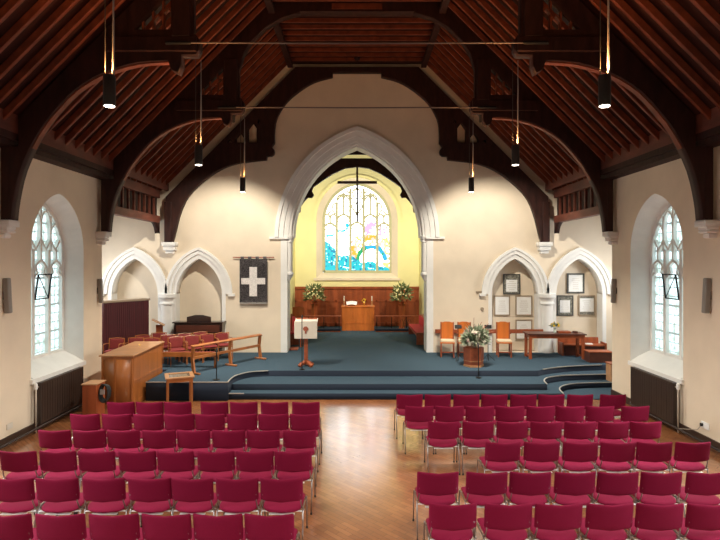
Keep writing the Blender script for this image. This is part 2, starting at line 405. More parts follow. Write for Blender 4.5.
def make_window(s, yc, n, full=True):
    """reveal, sill, stone tracery, glass and the little opening light"""
    A0 = archloop(yc, 1.0, 1.03, 3.6, 1.22, 12); A1 = archloop(yc, .88, 1.28, 3.55, 1.12, 12)
    xo, xi = s * (NX - .002), s * (NX + .40)
    bm = B()
    a = [bm.verts.new((xo, y, z)) for y, z in A0]; b = [bm.verts.new((xi, y, z)) for y, z in A1]
    c = [bm.verts.new((xi, y, z)) for y, z in A0]
    N = len(a)
    for i in range(N):
        j = (i + 1) % N
        bm.faces.new((a[i], a[j], b[j], b[i])); bm.faces.new((b[i], b[j], c[j], c[i])); bm.faces.new((a[i], c[i], c[j], a[j]))
    win = struct('window_%d' % n, bm, M['white'])
    sl = B(); box(sl, (s * (NX + .19), yc, 1.15), (.50, 1.90, .05), ry=s * -.56); bx(s * (NX - .05), s * (NX + .02), yc - 1.03, yc + 1.03, .95, 1.04, sl)
    link('window_sill', sl, M['white'], win)
    g = yz(poly([archloop(yc, .89, 1.28, 3.55, 1.12, 12)], .02), s * (NX + .48))
    link('glass', g, M['leaded'], win)
    t = B(); X = s * (NX + .44); nrm = (1, 0, 0)
    fr = archloop(yc, .84, 1.33, 3.55, 1.07, 12)
    strip(t, [(X, y, z) for y, z in fr + fr[:1]], .09, .10, nrm)
    for m_ in (-.29, .29):
        strip(t, [(X, yc + m_, 1.3), (X, yc + m_, 3.62)], .085, .11, nrm)
    for c_ in (-.58, 0, .58):                       # light heads with cusps
        pa = arcpath(yc + c_, .25, 3.06, .32, 6)
        strip(t, [(X, y, z) for y, z in pa], .055, .09, nrm)
        strip(t, [(X, yc + c_, 3.36), (X, yc + c_, 3.66)], .05, .09, nrm)
        for q in (-1, 1): strip(t, [(X, yc + c_ + q * .25, 3.02), (X, yc + c_ + q * .12, 3.12), (X, yc + c_ + q * .17, 3.24)], .045, .07, nrm)
    for m_ in (-.36, 0, .36): strip(t, [(X, yc + m_, 3.6), (X, yc + m_, 4.62 - abs(m_) * .7)], .055, .10, nrm)
    for c_ in (-.54, -.18, .18, .54):
        strip(t, [(X, yc + c_ - .18, 3.84), (X, yc + c_, 3.62), (X, yc + c_ + .18, 3.84)], .06, .09, nrm)
        pa = arcpath(yc + c_, .16, 4.22 if abs(c_) < .3 else 3.95, .25, 5)
        strip(t, [(X, y, z) for y, z in pa], .035, .08, nrm)
    link('tracery', t, M['white'], win)
    if full:
        h = B(); P0 = s * (NX + .38); P1 = s * (NX + .31)
        lo_, hi_ = 2.56, 3.08; y0, y1 = yc - .24, yc + .24
        tube(h, [(P0, y0, lo_), (P0, y1, lo_), (P1, y1, hi_), (P1, y0, hi_)], .020, 6, closed=True)
        tube(h, [(P0, y1, lo_), (P1, y0, hi_)], .010, 6)
        link('opening_casement', h, M['iron'], win)
    return win
n = 1
for s in (-1, 1):
    for k, y in enumerate(WINS):
        make_window(s, y, n, k == 0); n += 1

# ------------------------------------------------------------------ setting: chancel
W0, W1 = WALL + .7, 24.0
struct('wall_chancel_left', bx(-3.1, -2.8, W0, W1 + .3, 0, 9.2), M['yellow'])
struct('wall_chancel_right', bx(2.8, 3.1, W0, W1 + .3, 0, 9.2), M['yellow'])
ew = archloop(0, 1.84, 2.62, 5.25, 1.92, 14)
struct('wall_chancel_east', xz(poly([[(-3.1, 0), (3.1, 0), (3.1, 9.2), (-3.1, 9.2)], ew], .5), W1 + .25), M['yellow'])
bm = B()
for s in (-1, 1):
    strip(bm, [(s * 2.9, (W0 + W1) / 2, 6.50), (s * .92, (W0 + W1) / 2, 8.42)], .12, W1 - W0, (0, 1, 0))
bx(-.98, .98, W0, W1, 8.34, 8.46, bm)
struct('ceiling_chancel', bm, M['board'])
for k in range(1, 9):
    yy = W0 + k * .68
    r_ = B()
    for s in (-1, 1): strip(r_, [(s * 2.8, yy, 6.42), (s * .88, yy, 8.27), (0, yy, 8.27)], .14, .08, (0, 1, 0))
    link('rafter', r_, M['roofdark'], bpy.data.objects['ceiling_chancel'])
# east window
bm = B(); A0 = archloop(0, 1.84, 2.62, 5.25, 1.92, 14); A1 = archloop(0, 1.56, 2.86, 5.22, 1.76, 14)
a = [bm.verts.new((x, W1 - .004, z)) for x, z in A0]; b = [bm.verts.new((x, W1 + .30, z)) for x, z in A1]; c = [bm.verts.new((x, W1 + .30, z)) for x, z in A0]
for i in range(len(a)):
    j = (i + 1) % len(a)
    bm.faces.new((a[i], a[j], b[j], b[i])); bm.faces.new((b[i], b[j], c[j], c[i])); bm.faces.new((a[i], c[i], c[j], a[j]))
east = struct('window_9', bm, M['cream'])
bm = arch_ring(0, 1.84, 5.25, 1.92, [(.0, .09, W1 - .05, W1 + .02), (.09, .14, W1 - .08, W1 + .02)], 'e')
for s in (-1, 1): bx(s * 1.84, s * 2.12, W1 - .09, W1 + .02, 5.18, 5.26, bm)
link('hood_mould', bm, M['yellow'], east)
bm = bx(-1.95, 1.95, W1 - .09, W1 + .05, 2.52, 2.63)
link('window_sill', bm, M['cream'], east)
t = B(); Y = W1 + .32; nrm = (0, 1, 0)
def bar(pts, w=.06, d=.09): strip(t, [(x, Y, z) for x, z in pts], w * 1.7, d, nrm)
fr = archloop(0, 1.53, 2.90, 5.22, 1.72, 14); bar(fr + fr[:1], .085)
for x in (-.924, -.308, .308, .924): bar([(x, 2.88), (x, 6.1 if abs(x) > .5 else 6.72)], .065)
for x, zz in ((-1.232, 4.82), (-.616, 5.22), (0, 4.86), (.616, 5.22), (1.232, 4.82)):
    bar(arcpath(x, .30, zz, .30, 6), .05)
    bar([(x - .28, zz - .02), (x - .12, zz + .06), (x - .15, zz + .2)], .03); bar([(x + .28, zz - .02), (x + .12, zz + .06), (x + .15, zz + .2)], .03)
for s in (-1, 1):
    bar([(s * .616, 5.5), (s * .616, 6.45)], .045)
    for q in (-.154, .154): bar(arcpath(s * .616 + q, .145, 6.2, .24, 5), .04)
    bar([(s * .924, 6.15), (s * .70, 6.42), (s * .616, 6.50), (s * .53, 6.42), (s * .308, 6.15)], .04)
    bar([(s * 1.232, 5.12), (s * 1.232, 5.5)], .045)
    for q in (-.145, .145): bar(arcpath(s * 1.232 + q, .135, 5.36, .18, 5), .04)
    bar([(s * 1.0, 5.55), (s * 1.15, 5.75), (s * 1.1, 6.0), (s * .95, 6.05)], .04)
    bar([(s * 1.32, 5.55), (s * 1.2, 5.70)], .04)
    bar([(s * .12, 5.7), (s * .26, 5.9), (s * .14, 6.1), (0, 6.0)], .04); bar([(s * .12, 5.7), (0, 5.5), (0, 5.2)], .04)
    bar([(s * .3, 6.2), (s * .14, 6.35), (s * .22, 6.55), (0, 6.75)], .04); bar([(s * .3, 6.5), (s * .5, 6.6)], .04)
link('tracery', t, mat('yellowed_stone', (.50, .48, .28), .8, var=.05), east)
# stained glass panes, one per light, coloured quarry by quarry
def glasscol(x, z):
    import mathutils
    nz = mathutils.noise.noise(Vector((x * 2.6, z * 2.6, 1.3))); n2 = mathutils.noise.noise(Vector((x * 9, z * 9, 5.1)))
    w = (.45, .47, .46)
    if z > 5.25: return w if n2 < .35 else (.35, .38, .3)
    turq = (.0, .13, .145)
    edge = 4.42 - (x + 1.54) * 1.0 if x < -.85 else 3.72 - (x + .85) * .27       # wave crest falling to the right
    d_ = z - edge - .18 * nz
    if d_ < 0:
        st_ = abs(math.sin(9 * (z + x * .8 + .5 * nz)))                     # pale streaks along the swell
        if st_ < .06 or n2 > .62: return (.3, .6, .6)
        return turq if n2 > -.22 else (.0, .055, .10)
    for cx_, cz_, rx, rz in ((-1.25, 4.58, .26, .05), (-.72, 4.78, .22, .05), (-.45, 4.98, .07, .15)):
        if ((x - cx_) / rx) ** 2 + ((z - cz_) / rz) ** 2 < 1 + 2 * n2: return (.0, .13, .2)
    r = math.hypot((x - .65), (z - 3.42))
    if .54 < r < .72 + .08 * nz and z > 3.42: return (.0, .10, .17) if x > .35 and n2 > -.3 else (.0, .09, .03)
    if r <= .54: return (.9, 1, 1) if n2 > -.25 else (.12, .3, .33)
    if r < 1.30 and x > -.28 and z < 4.60:
        if n2 + nz > .25: return (.25, .15, .13)
        if z > 4.35 and abs(x - .616) < .3 or (x < -.02 and z < 4.1): return (.24, .11, .01)
        return (.23, .17, .05) if n2 > -.1 else w
    if x > .3 and 4.55 < z < 5.2: return (.17, .11, .21) if nz + n2 > .0 else w
    if d_ < .5 and n2 > .38: return (.1, .3, .33)
    return w if n2 > -.35 else (.2, .36, .38)
inside = lambda x, z: (z <= 5.22 and abs(x) < 1.55) or (math.hypot(abs(x) + AEC, z - 5.22) < AER)
AER = (1.56 ** 2 + 1.76 ** 2) / (2 * 1.56); AEC = AER - 1.56
for k in range(5):
    x0 = -1.54 + k * .616; bm = B(); cl = bm.loops.layers.float_color.new('glass')
    nx, nz = 16, 110
    def V(i, j):
        x = x0 + .616 * i / nx; z = 2.88 + 4.1 * j / nz
        if 0 < i < nx: x += random.uniform(-.01, .01)
        if 0 < j < nz: z += random.uniform(-.01, .01)
        return (x, W1 + .36, z)
    g = [[bm.verts.new(V(i, j)) for j in range(nz + 1)] for i in range(nx + 1)]
    for i in range(nx):
        for j in range(nz):
            vs = (g[i][j], g[i + 1][j], g[i + 1][j + 1], g[i][j + 1])
            cx_ = sum(v.co.x for v in vs) / 4; cz_ = sum(v.co.z for v in vs) / 4
            if not inside(cx_ * .99, cz_ - .05): continue
            f = bm.faces.new(vs); col = glasscol(cx_, cz_)
            for lp in f.loops: lp[cl] = (*[min(1, c * (2.2 if min(col) > .4 else 1.25)) for c in col], 1)
    bmesh.ops.delete(bm, geom=[v for v in bm.verts if not v.link_faces], context='VERTS')
    link('stained_glass', bm, M['stained'], east)
# east wall panelling
bm = bx(-2.8, 2.8, W1 - .06, W1, .45, 2.18)
for k in range(13): bx(-2.8 + k * .455, -2.8 + k * .455 + .06, W1 - .085, W1 - .05, .45, 2.15, bm)
bx(-2.8, 2.8, W1 - .085, W1 - .05, 1.55, 1.62, bm); bx(-2.8, 2.8, W1 - .085, W1 - .05, .45, .62, bm); bx(-2.8, 2.8, W1 - .12, W1, 2.14, 2.24, bm)
struct('trim_17', bm, M['redwood'])

# ------------------------------------------------------------------ setting: nave roof
S0 = 8.60                                            # |x| + z' of the roof plane
bm = B()
for s in (-1, 1):
    strip(bm, [(s * 6.66, 6.9, EYE + S0 + .08 - 6.66), (s * 2.15, 6.9, EYE + S0 + .08 - 2.15 + .1)], .10, 20.6, (0, 1, 0))
bx(-2.3, 2.3, -3.4, 17.2, EYE + 6.56, EYE + 6.66, bm)
ceil = struct('ceiling', bm, M['board'])
y = 6.35
while y < 16.75:
    if all(abs(y - ty) > .15 for ty in (9.5, 13.17)):
        r_ = B(); o = S0 - 0.0; i_ = S0 - .15
        lp = [(-6.3, EYE + o - 6.3), (-2.15, EYE + o - 2.15), (2.15, EYE + o - 2.15), (6.3, EYE + o - 6.3), (6.2, EYE + i_ - 6.2), (2.10, EYE + i_ - 2.10), (-2.10, EYE + i_ - 2.10), (-6.2, EYE + i_ - 6.2)]
        merge(r_, xz(poly([lp], .07), y))
        link('rafter', r_, M['rafter'], ceil)
    y += .385
# longitudinal timber where slope and flat ceiling meet
for s in (-1, 1):
    link('purlin', bx(s * 2.02, s * 2.18, -3.0, 16.7, EYE + 6.12, EYE + 6.24), M['roofdark'], ceil)

def mir(pts): return [(-x, z) for x, z in pts]
low = [(6.14, .75), (6.10, 1.1), (5.97, 1.65), (5.70, 2.22), (5.42, 2.62), (5.0, 3.06), (4.5, 3.36), (3.9, 3.54), (3.35, 3.58)]
def truss(yc, label, name='hammerbeam_truss'):
    t_ = thing(name, label, 'roof truss', (0, yc, 0), 0, 'hammerbeam roof trusses')
    E = EYE; T = S0 - .02
    for s in (-1, 1):
        q = lambda pts: [(s * x, z + E) for x, z in pts]
        lowc = catmull(low, 3)
        outer_ = [(6.30, .75)] + lowc + [(3.30, 3.42), (3.18, 3.36), (3.12, 3.5), (3.12, 3.68), (2.86, 3.68), (2.80, 3.78), (2.80, 3.95), (2.86, 4.04), (2.92, 4.05),
                  (2.92, 4.75), (2.80, 5.15), (2.60, 5.46), (2.25, 5.80), (1.85, 6.03), (1.40, 6.16), (1.40, T - 2.15), (2.15, T - 2.15), (6.0, T - 6.0), (6.0, 2.05), (6.30, 2.05)]
        hole_ = [(3.30, 4.12), (3.98, 4.12), (3.30, 4.82)]
        o2 = [(3.36, 4.9), (3.30, 5.2), (3.05, 5.15)]
        bm = xz(poly([q(outer_), q(hole_)], .22), 0)
        ab = link('arched_brace', bm, M['roofdark'], t_)
        # lighter strip painting the lamp-lit edge along the underside of the brace
        ch = B(); strip(ch, [(s * x, 0, z + E - .012) for x, z in lowc[8:]], .03, .12, (0, 1, 0))
        link('brace_lit_edge', ch, M['rafter'], ab)
        hb = B(); bx(s * 2.84, s * 4.45, -.17, .17, E + 3.72, E + 3.98, hb, .015); link('hammer_beam', hb, M['roofdark'], t_)
        hp = B(); bx(s * 2.95, s * 3.27, -.16, .16, E + 3.98, E + 5.0, hp, .02); link('hammer_post', hp, M['roofdark'], t_)
        tr = B()
        for k, (x, h_) in enumerate(((3.46, .62), (3.64, .44), (3.82, .26))):
            bx(s * (x - .015), s * (x + .015), -.05, .05, E + 4.1, E + 4.12 + h_, tr)
        strip(tr, [(s * 3.30, 0, E + 4.45), (s * 3.38, 0, E + 4.56), (s * 3.46, 0, E + 4.45)], .03, .08, (0, 1, 0))
        strip(tr, [(s * 3.46, 0, E + 4.30), (s * 3.55, 0, E + 4.42), (s * 3.64, 0, E + 4.30)], .03, .08, (0, 1, 0))
        link('tracery', tr, M['rafter'], t_)
        lg = B(); bx(s * 6.16, s * 6.31, -.12, .12, E + .75, E + 2.05, lg, .01); link('wall_post', lg, M['roofdark'], t_)
    link('collar', bx(-1.42, 1.42, -.13, .13, E + 6.17, E + 6.42), M['roofdark'], t_)
    link('collar_moulding', bx(-.62, .62, -.15, .15, E + 6.22, E + 6.36), M['rafter'], t_)
    return t_
tr0 = truss(9.5, 'dark hammerbeam truss nearest the viewer with pendant lamps at its tips')
dup(tr0, (0, 13.17, 0), 0, 'dark hammerbeam truss in the middle, standing at the end of the nave walls')
dup(tr0, (0, 6.05, 0), 0, 'dark hammerbeam truss overhead, above the front pair of pendant lamps')
# wall truss, its own outline
t_ = thing('gable_truss', 'dark timber truss lying flat against the pale far wall over the chancel arch', 'roof truss', (0, 16.86, 0), 0, 'hammerbeam roof trusses')
k = 31.45
def pm(l): return [((px - CX) / k * -1, (CY - py) / k) for px, py in l]
for s in (-1, 1):
    q = lambda pts: [(s * x, z + EYE) for x, z in pts]
    lo3 = catmull([(5.86, .62), (5.77, .95), (5.62, 1.53), (5.37, 2.07), (4.9, 2.55), (4.36, 2.92), (3.82, 3.12), (3.10, 3.22)], 4)
    up3 = catmull([(2.62, 3.78), (2.62, 4.1), (2.55, 4.55), (2.28, 5.02), (1.87, 5.40), (1.35, 5.72), (.77, 5.88)], 4)
    o3 = [(6.08, .62)] + lo3 + [(2.88, 3.24), (2.86, 3.36), (2.72, 3.36), (2.64, 3.42), (2.62, 3.5), (2.64, 3.58), (2.72, 3.64)] + up3 + [(.77, 6.02), (0, 6.02), (0, 6.16), (1.95, 6.16), (6.05, 2.06)]
    h1 = [(3.17, 3.78), (3.45, 3.78), (3.45, 4.22), (3.31, 4.42), (3.17, 4.22)]
    h2 = [(3.58, 3.78), (3.84, 3.78), (3.84, 3.92), (3.71, 4.10), (3.58, 3.92)]
    h3 = [(3.95, 3.78), (4.15, 3.78), (4.05, 3.9)]
    h4 = [(3.08, 4.4), (3.14, 4.4), (3.11, 4.6)]
    link('arched_brace', xz(poly([q(o3), q(h1), q(h2), q(h3), q(h4)], .22), 0), M['roofdark'], t_)
    lg = B(); bx(s * 5.87, s * 6.09, -.13, .12, EYE + .64, EYE + 1.9, lg, .01); link('wall_post', lg, M['roofdark'], t_)
link('collar', bx(-2.1, 2.1, -.10, .10, EYE + 6.33, EYE + 6.55), M['roofdark'], t_)  # dark beam put in where the ceiling by the wall is only unlit
for s in (-1, 1):
    o = link('boss', lathe_bm([(.05, -.1), (.1, -.05), (.1, .05), (.05, .1)], (0, -.14, EYE + 6.45), 10), M['roofdark'], t_) if s > 0 else None

# stone corbels under the trusses
def corbel(x, yc, z, s, label, w=.42, y_wall=False):
    bm = B()
    prof = [(.34, 0), (.34, -.10), (.28, -.12), (.28, -.20), (.20, -.26), (.12, -.36)]
    if not y_wall:
        for (r0, z0), (r1, z1) in zip(prof, prof[1:]):
            if z0 - z1 > .01: bx(x, x - s * (r0 * .82 + .02), yc - r0 * .46, yc + r0 * .46, z + z1 * .9, z + z0 * .9, bm, .03)
    else:
        for (r0, z0), (r1, z1) in zip(prof, prof[1:]):
            if z0 - z1 > .01: bx(x - r0 * .66, x + r0 * .66, yc - r0 * .8, yc, z + z1, z + z0, bm, .012)
    o = link('stone_corbel', bm, M['white']); tag(o, label, 'corbel', 'stone corbels under the roof trusses'); return o
for s, sd in ((-1, 'left'), (1, 'right')):
    corbel(s * (NX + .03), 9.5, EYE + .75, s, 'white stone corbel on the %s nave wall under the nearest truss' % sd)
    corbel(s * (NX + .03), 13.12, EYE + .75, s, 'white stone corbel at the far end of the %s nave wall' % sd)
    corbel(s * 5.96, WALL - .002, EYE + .63, s, 'white stone corbel between the two blind arches on the %s' % sd, y_wall=True)
# timber screens over the transept openings
for s, sd in ((-1, 'left'), (1, 'right')):
    t_ = thing('timber_screen', 'dark slatted timber screen above the %s side opening' % sd, 'screen', (s * 6.3, 15.0, 0), 0, 'slatted screens over the side openings')
    link('bottom_rail', bx(-.09, .09, -1.75, 1.72, 4.58, 4.80, bev=.01), M['ashlar'], t_)
    link('top_rail', bx(-.09, .09, -1.75, 1.72, 5.36, 5.62, bev=.01), M['ashlar'], t_)
    link('shade_panel', bx(s * .10, s * .16, -1.75, 1.95, 4.62, 5.62), M['roofdark'], t_)  # dark sheet standing in for the unlit transept behind the slats
    for k_ in range(9):
        link('slat', bx(-.03, .03, -1.55 + k_ * .37, -1.49 + k_ * .37, 4.80, 5.36), M['ashlar'], t_)
    br = B(); merge(br, yz(poly([[(1.72, 4.25), (1.72, 4.6), (1.35, 4.6), (1.5, 4.54), (1.62, 4.44)]], .16), 0)); link('brace', br, M['roofdark'], t_)

# tie rods
for yc, w, z, nm in ((9.48, 3.15, EYE + 3.84, 'nearest'), (13.15, 3.2, EYE + 3.78, 'middle')):
    t_ = thing('tie_rod', 'thin iron tie rod spanning the nave at the %s truss' % nm, 'tie rod', (0, yc - .2, z), 0, 'iron tie rods')
    link('rod', tube(B(), [(-w, 0, 0), (0, 0, -.012), (w, 0, 0)], .016, 8), M['rod'], t_)
    for s in (-1, 1):
        link('turnbuckle', tube(B(), [(s * (w - .25), 0, 0), (s * (w - .2), 0, 0), (s * (w + .15), 0, 0), (s * (w + .2), 0, 0)], [.016, .032, .032, .03], 8), M['iron'], t_)

# ------------------------------------------------------------------ pendant lamps
def pendant(x, yc, label, zb=5.09):
    t_ = thing('pendant_lamp', label, 'lamp', (x, yc, zb), 0, 'cylinder pendant lamps')
    lb = link('lamp_body', lathe(B(), [(.060, 0), (.068, .0), (.068, .34), (.060, .35), (.03, .355)], n=24), M['lampgrey'], t_, smooth='auto')
    link('lamp_face', lathe(B(), [(.057, -.006), (.057, .004)], n=24), M['lampface'], lb)
    top = EYE + 3.62 - zb
    link('cable', tube(B(), [(.045, 0, .35), (.045, 0, top)], [.016, .007], 6), M['palecable'], t_)
    link('cable', tube(B(), [(-.05, 0, .35), (-.05, 0, top)], .006, 6), M['lampgrey'], t_)
    for nm, rx, e, ang, col, dz in (('down', 0, 900 if yc > 12 else 380, 128 if yc > 12 else 140, (1, .90, .76), -.02), ('up', PI, 260 if yc < 7 else 100, 150, (1, .44, .14), .38)):
        L = bpy.data.lights.new('pendant_' + nm, 'SPOT'); L.energy = e; L.spot_size = math.radians(ang); L.spot_blend = .8; L.color = col; L.shadow_soft_size = .05
        o = bpy.data.objects.new('pendant_%s_light' % nm, L); C.objects.link(o); o.parent = t_; o.location = (0, 0, dz); o.rotation_euler = (rx, 0, 0)
for yc, nm in ((6.08, 'front pair, nearest the viewer'), (9.5, 'middle pair'), (13.17, 'far pair, before the chancel')):
    for s, sd in ((-1, 'left'), (1, 'right')):
        pendant(s * 2.84, yc, 'grey cylinder pendant lamp, %s one of the %s' % (sd, nm), 5.14 if yc < 7 else 5.09)

# ------------------------------------------------------------------ burgundy chairs
def make_chair():
    t_ = thing('stacking_chair', 'x', 'chair', (0, 0, 0), 0, 'rows of burgundy chairs facing the steps')
    def bend(p):                                    # p.x width, p.y height, p.z thickness
        bow = .05 * (1 - (p.x / .25) ** 2)
        return Vector((p.x, -.215 - bow - .14 * p.y + p.z, .690 + p.y + .012 * (p.x / .25) ** 2))
    link('backrest', pad(B(), (0, 0, 0), (.250, .140, .018), e=.11, nu=56, fn=bend, e2=.25), M['burg'], t_, smooth=True)
    def sb(p):
        z = p.z - .028 * max(0, (-p.y - .10) / .12) ** 2 - .02 * max(0, (p.y - .10) / .12) ** 2 - .012 * (1 - (p.x / .235) ** 2)
        y_ = p.y - (.05 * (1 - (p.x / .235) ** 2) if p.y < 0 else -.02 * (1 - (p.x / .235) ** 2))
        return Vector((p.x, y_, z))
    link('seat', pad(B(), (0, .03, .462), (.235, .215, .026), e=.3, nu=40, fn=sb, e2=.4), M['burg'], t_, smooth=True)
    for s in (-1, 1):
        lg = link('leg', tube(B(), [(s * .246, -.265, .012), (s * .246, -.20, .30), (s * .243, -.17, .425), (s * .242, -.12, .436)], .009, 8), M['chrome'], t_, smooth=True)
        link('foot', lathe(B(), [(.012, 0), (.014, .004), (.011, .03)], (s * .246, -.265, 0), 8), M['blackplastic'], lg)
        lg = link('leg', tube(B(), [(s * .246, .262, .012), (s * .246, .235, .30), (s * .243, .205, .425), (s * .242, .15, .436)], .009, 8), M['chrome'], t_, smooth=True)
        link('foot', lathe(B(), [(.012, 0), (.014, .004), (.011, .03)], (s * .246, .262, 0), 8), M['blackplastic'], lg)
        link('back_frame', tube(B(), [(s * .242, .15, .436), (s * .242, -.10, .436), (s * .232, -.175, .455), (s * .222, -.205, .54), (s * .218, -.225, .64)], .008, 8), M['chrome'], t_, smooth=True)
        link('crossbar', box(B(), (0, s * .172, .418), (.47, .026, .010), bev=.003), M['steel'], t_)
        link('linking_bracket', box(B(), (.252, s * .155, .432), (.018, .03, .018)), M['chrome'], t_)
    link('under_plate', box(B(), (.0, -.205, .400), (.30, .045, .006), bev=.002), M['steel'], t_)
    return t_
proto = make_chair(); used = [False]
ORD = ['first', 'second', 'third', 'fourth', 'fifth', 'sixth', 'seventh', 'eighth', 'ninth']
left_rows = [  # (top y in photo, left edges)
    (402, [107, 135.7, 164, 200.7, 230, 261, 292]),
    (414, [70, 101.5, 133, 164, 195, 227, 258.5, 290]),
    (430, [38, 72.5, 107, 142, 177, 212, 247, 283]),
    (451, [-.5, 39, 78, 118, 157, 197, 236, 275]),
    (478, [-9.5, 35, 81.7, 127.7, 171, 215.7, 260.7]),
    (514, [-19, 35, 88.3, 141.7, 193.3, 245])]
right_rows = [
    (394.5, [396.7, 425, 453.6, 482, 511, 539, 567.7, 600.7]),
    (406, [405.6, 436, 466.2, 496.7, 527, 556.7, 586.7, 621.7]),
    (421.5, [428.6, 463, 497.5, 531.5, 565, 598.5, 631]),
    (442, [485.5, 525, 563.5, 601, 638, 676]),
    (472, [418, 467, 511, 555, 598.5, 642, 687]),
    (503.5, [430, 485.5, 536, 587, 637.5, 687.5])]
for blk, rows in (('left', left_rows), ('right', right_rows)):
    for r, (ty, xs) in enumerate(rows):
        s_ = (ty - CY) / (EYE - .835); d = F / s_
        order = sorted(xs, reverse=(blk == 'left'))
        for q, px in enumerate(order):
            x = (px - CX) / s_ + .243
            lab = 'burgundy chair in %s block, %s row from the steps, %s seat from the aisle' % (blk, ORD[r], ORD[q])
            loc = (x, d + .245, 0); rz = random.uniform(-.025, .025)
            if not used[0]:
                proto.location = loc; proto.rotation_euler = (0, 0, rz); proto['label'] = lab; used[0] = True
            else: dup(proto, loc, rz, lab)

# ------------------------------------------------------------------ left: radiators, speakers, console
for s, sd in ((-1, 'left'), (1, 'right')):
    t_ = thing('radiator', 'brown panel radiator under the %s nave window' % sd, 'radiator', (s * (NX - .10), 11.3, 0), 0, 'brown radiators')
    b = bx(-.05, .05, -.82, .82, .14, .96, bev=.012); link('panel', b, M['brownmetal'], t_)
    g = B()
    for k_ in range(18): bx(-s * .05, -s * .056, -.78 + k_ * .09, -.74 + k_ * .09, .18, .92, g)
    link('ribs', g, M['brownmetal'], t_)
    pp = link('pipe', tube(B(), [(0, -.90, 0.0), (0, -.90, .88), (0, -.80, .88)], .016, 8), M['pipe'], t_, smooth=True)
    link('valve', lathe(B(), [(.02, .84), (.032, .86), (.032, .95), (.02, .97)], (0, -.90, 0), 10), M['paper'], pp)
    link('pipe', tube(B(), [(-s * .05, -3.3, .10), (-s * .05, .82, .10), (-s * .02, .82, .2)], .022, 8), M['brownmetal'], t_, smooth=True)
    # grey wall speakers
    t2 = thing('column_speaker', 'grey column speaker on %s nave wall, nearer than the window' % sd, 'speaker', (s * (NX - .07), 9.60, 2.42), s * .0, 'grey wall speakers')
    b = B(); box(b, (0, 0, .32), (.11, .10, .64), ry=s * .05, bev=.022); link('cabinet', b, M['grey'], t2)
    link('bracket', bx(s * .02, s * .07, -.03, .03, .25, .40), M['iron'], t2)
    t2 = thing('column_speaker', 'narrow grey column speaker at the far end of the %s nave wall' % sd, 'speaker', (s * (NX - .07), 13.08, 2.32), 0, 'grey wall speakers')
    b = B(); box(b, (0, 0, .32), (.10, .09, .60), ry=s * .04, bev=.02); link('cabinet', b, M['grey'], t2)
    link('bracket', bx(s * .02, s * .07, -.03, .03, .25, .40), M['iron'], t2)
# sockets
t_ = thing('power_socket', 'white wall socket with black plug on the right nave wall', 'socket', (NX - .012, 9.75, .35))
link('plate', bx(-.008, .012, -.13, .08, -.06, .06, bev=.004), M['paper'], t_)
link('plug', bx(-.05, -.008, .01, .06, -.028, .028, bev=.008), M['blackplastic'], t_)
link('cord', tube(B(), [(-.04, .035, -.02), (-.05, .12, -.12), (-.06, .4, -.20), (-.08, .62, -.26), (-.08, .85, -.29)], .008, 6), M['pipe'], t_)
t_ = thing('power_socket', 'small cream socket low on the left nave wall', 'socket', (-NX + .01, 9.75, .33))
link('plate', bx(-.01, .008, -.08, .08, -.05, .05, bev=.004), M['cloth'], t_)

# organ console
t_ = thing('organ_console', 'tall boxy wooden organ console with sloping pale top beside the left window', 'organ', (-5.53, 13.15, 0))
b = yz(poly([[(-.93, 0), (.93, 0), (.93, 1.20), (-.93, 1.17)]], .72), 0); link('body', b, M['orange'], t_)
b = B(); box(b, (0, 0, 1.205), (.80, 1.98, .03), rx=.016, bev=.006); link('top', b, M['orange2'], t_)
b = B()
for x in (-.34, -.05, .34): bx(x - .02, x + .02, -.945, -.93, .02, 1.15, b)
for z in (.04, 1.13): bx(-.36, .36, -.942, -.93, z - .03, z + .03, b)
link('front_panel', b, M['orange'], t_)
b = B(); bx(.36, .368, -.90, -.86, .02, 1.12, b); bx(.36, .368, .86, .90, .02, 1.15, b); bx(.36, .368, -.86, .86, .55, .60, b); bx(.36, .368, -.86, .86, .02, .12, b); link('side_panel', b, M['orange'], t_)
link('handle', lathe(B(), [(.02, 0), (.03, .01), (.015, .03)], (.0, .35, 1.225), 10), M['brass'], t_)
# small cabinet with a coil of cable
t_ = thing('low_cabinet', 'small brown wooden cabinet between radiator and organ console', 'cabinet', (-5.76, 11.6, 0))
link('body', bx(-.15, .15, -.2, .2, 0, .70, bev=.006), M['redwood'], t_)
link('top', bx(-.17, .17, -.22, .22, .70, .725, bev=.005), M['tanwood'], t_)
t_ = thing('cable_coil', 'black coiled cable hanging on the side of the small brown cabinet', 'cable', (-5.50, 11.55, .50))
for k_ in range(4):
    pts = [(.095 * math.cos(a) + .005 * k_, -.06 + .035 * k_ + .01 * math.sin(3 * a), (.20 - .01 * k_) * math.sin(a)) for a in [2 * PI * i / 24 for i in range(24)]]
    link('loop', tube(B(), pts, .016, 6, closed=True), M['blackplastic'], t_, smooth=True)
link('tie', bx(-.06, .04, -.10, -.06, -.02, .09, bev=.01), M['palecable'], t_)
# small glass-topped table
t_ = thing('side_table', 'small square wooden table with inset glass top before the stage', 'table', (-4.15, 12.38, 0), math.radians(22), )
for sx in (-1, 1):
    for sy in (-1, 1): link('leg', bx(sx * .28, sx * .24, sy * .28, sy * .24, 0, .66), M['orange'], t_)
b = B()
for sx in (-1, 1): bx(sx * .32, sx * .23, -.32, .32, .685, .715, b, .005); bx(-.23, .23, sx * .32, sx * .23, .685, .715, b, .005)
link('top_frame', b, M['orange2'], t_)
b = B()
for sx in (-1, 1): bx(sx * .285, sx * .265, -.28, .28, .60, .685, b); bx(-.28, .28, sx * .285, sx * .265, .60, .685, b)
link('apron', b, M['orange'], t_)
link('glass_inset', bx(-.23, .23, -.23, .23, .690, .700), mat('grey_green_glass', (.16, .12, .08), .08, spec=.8), t_)

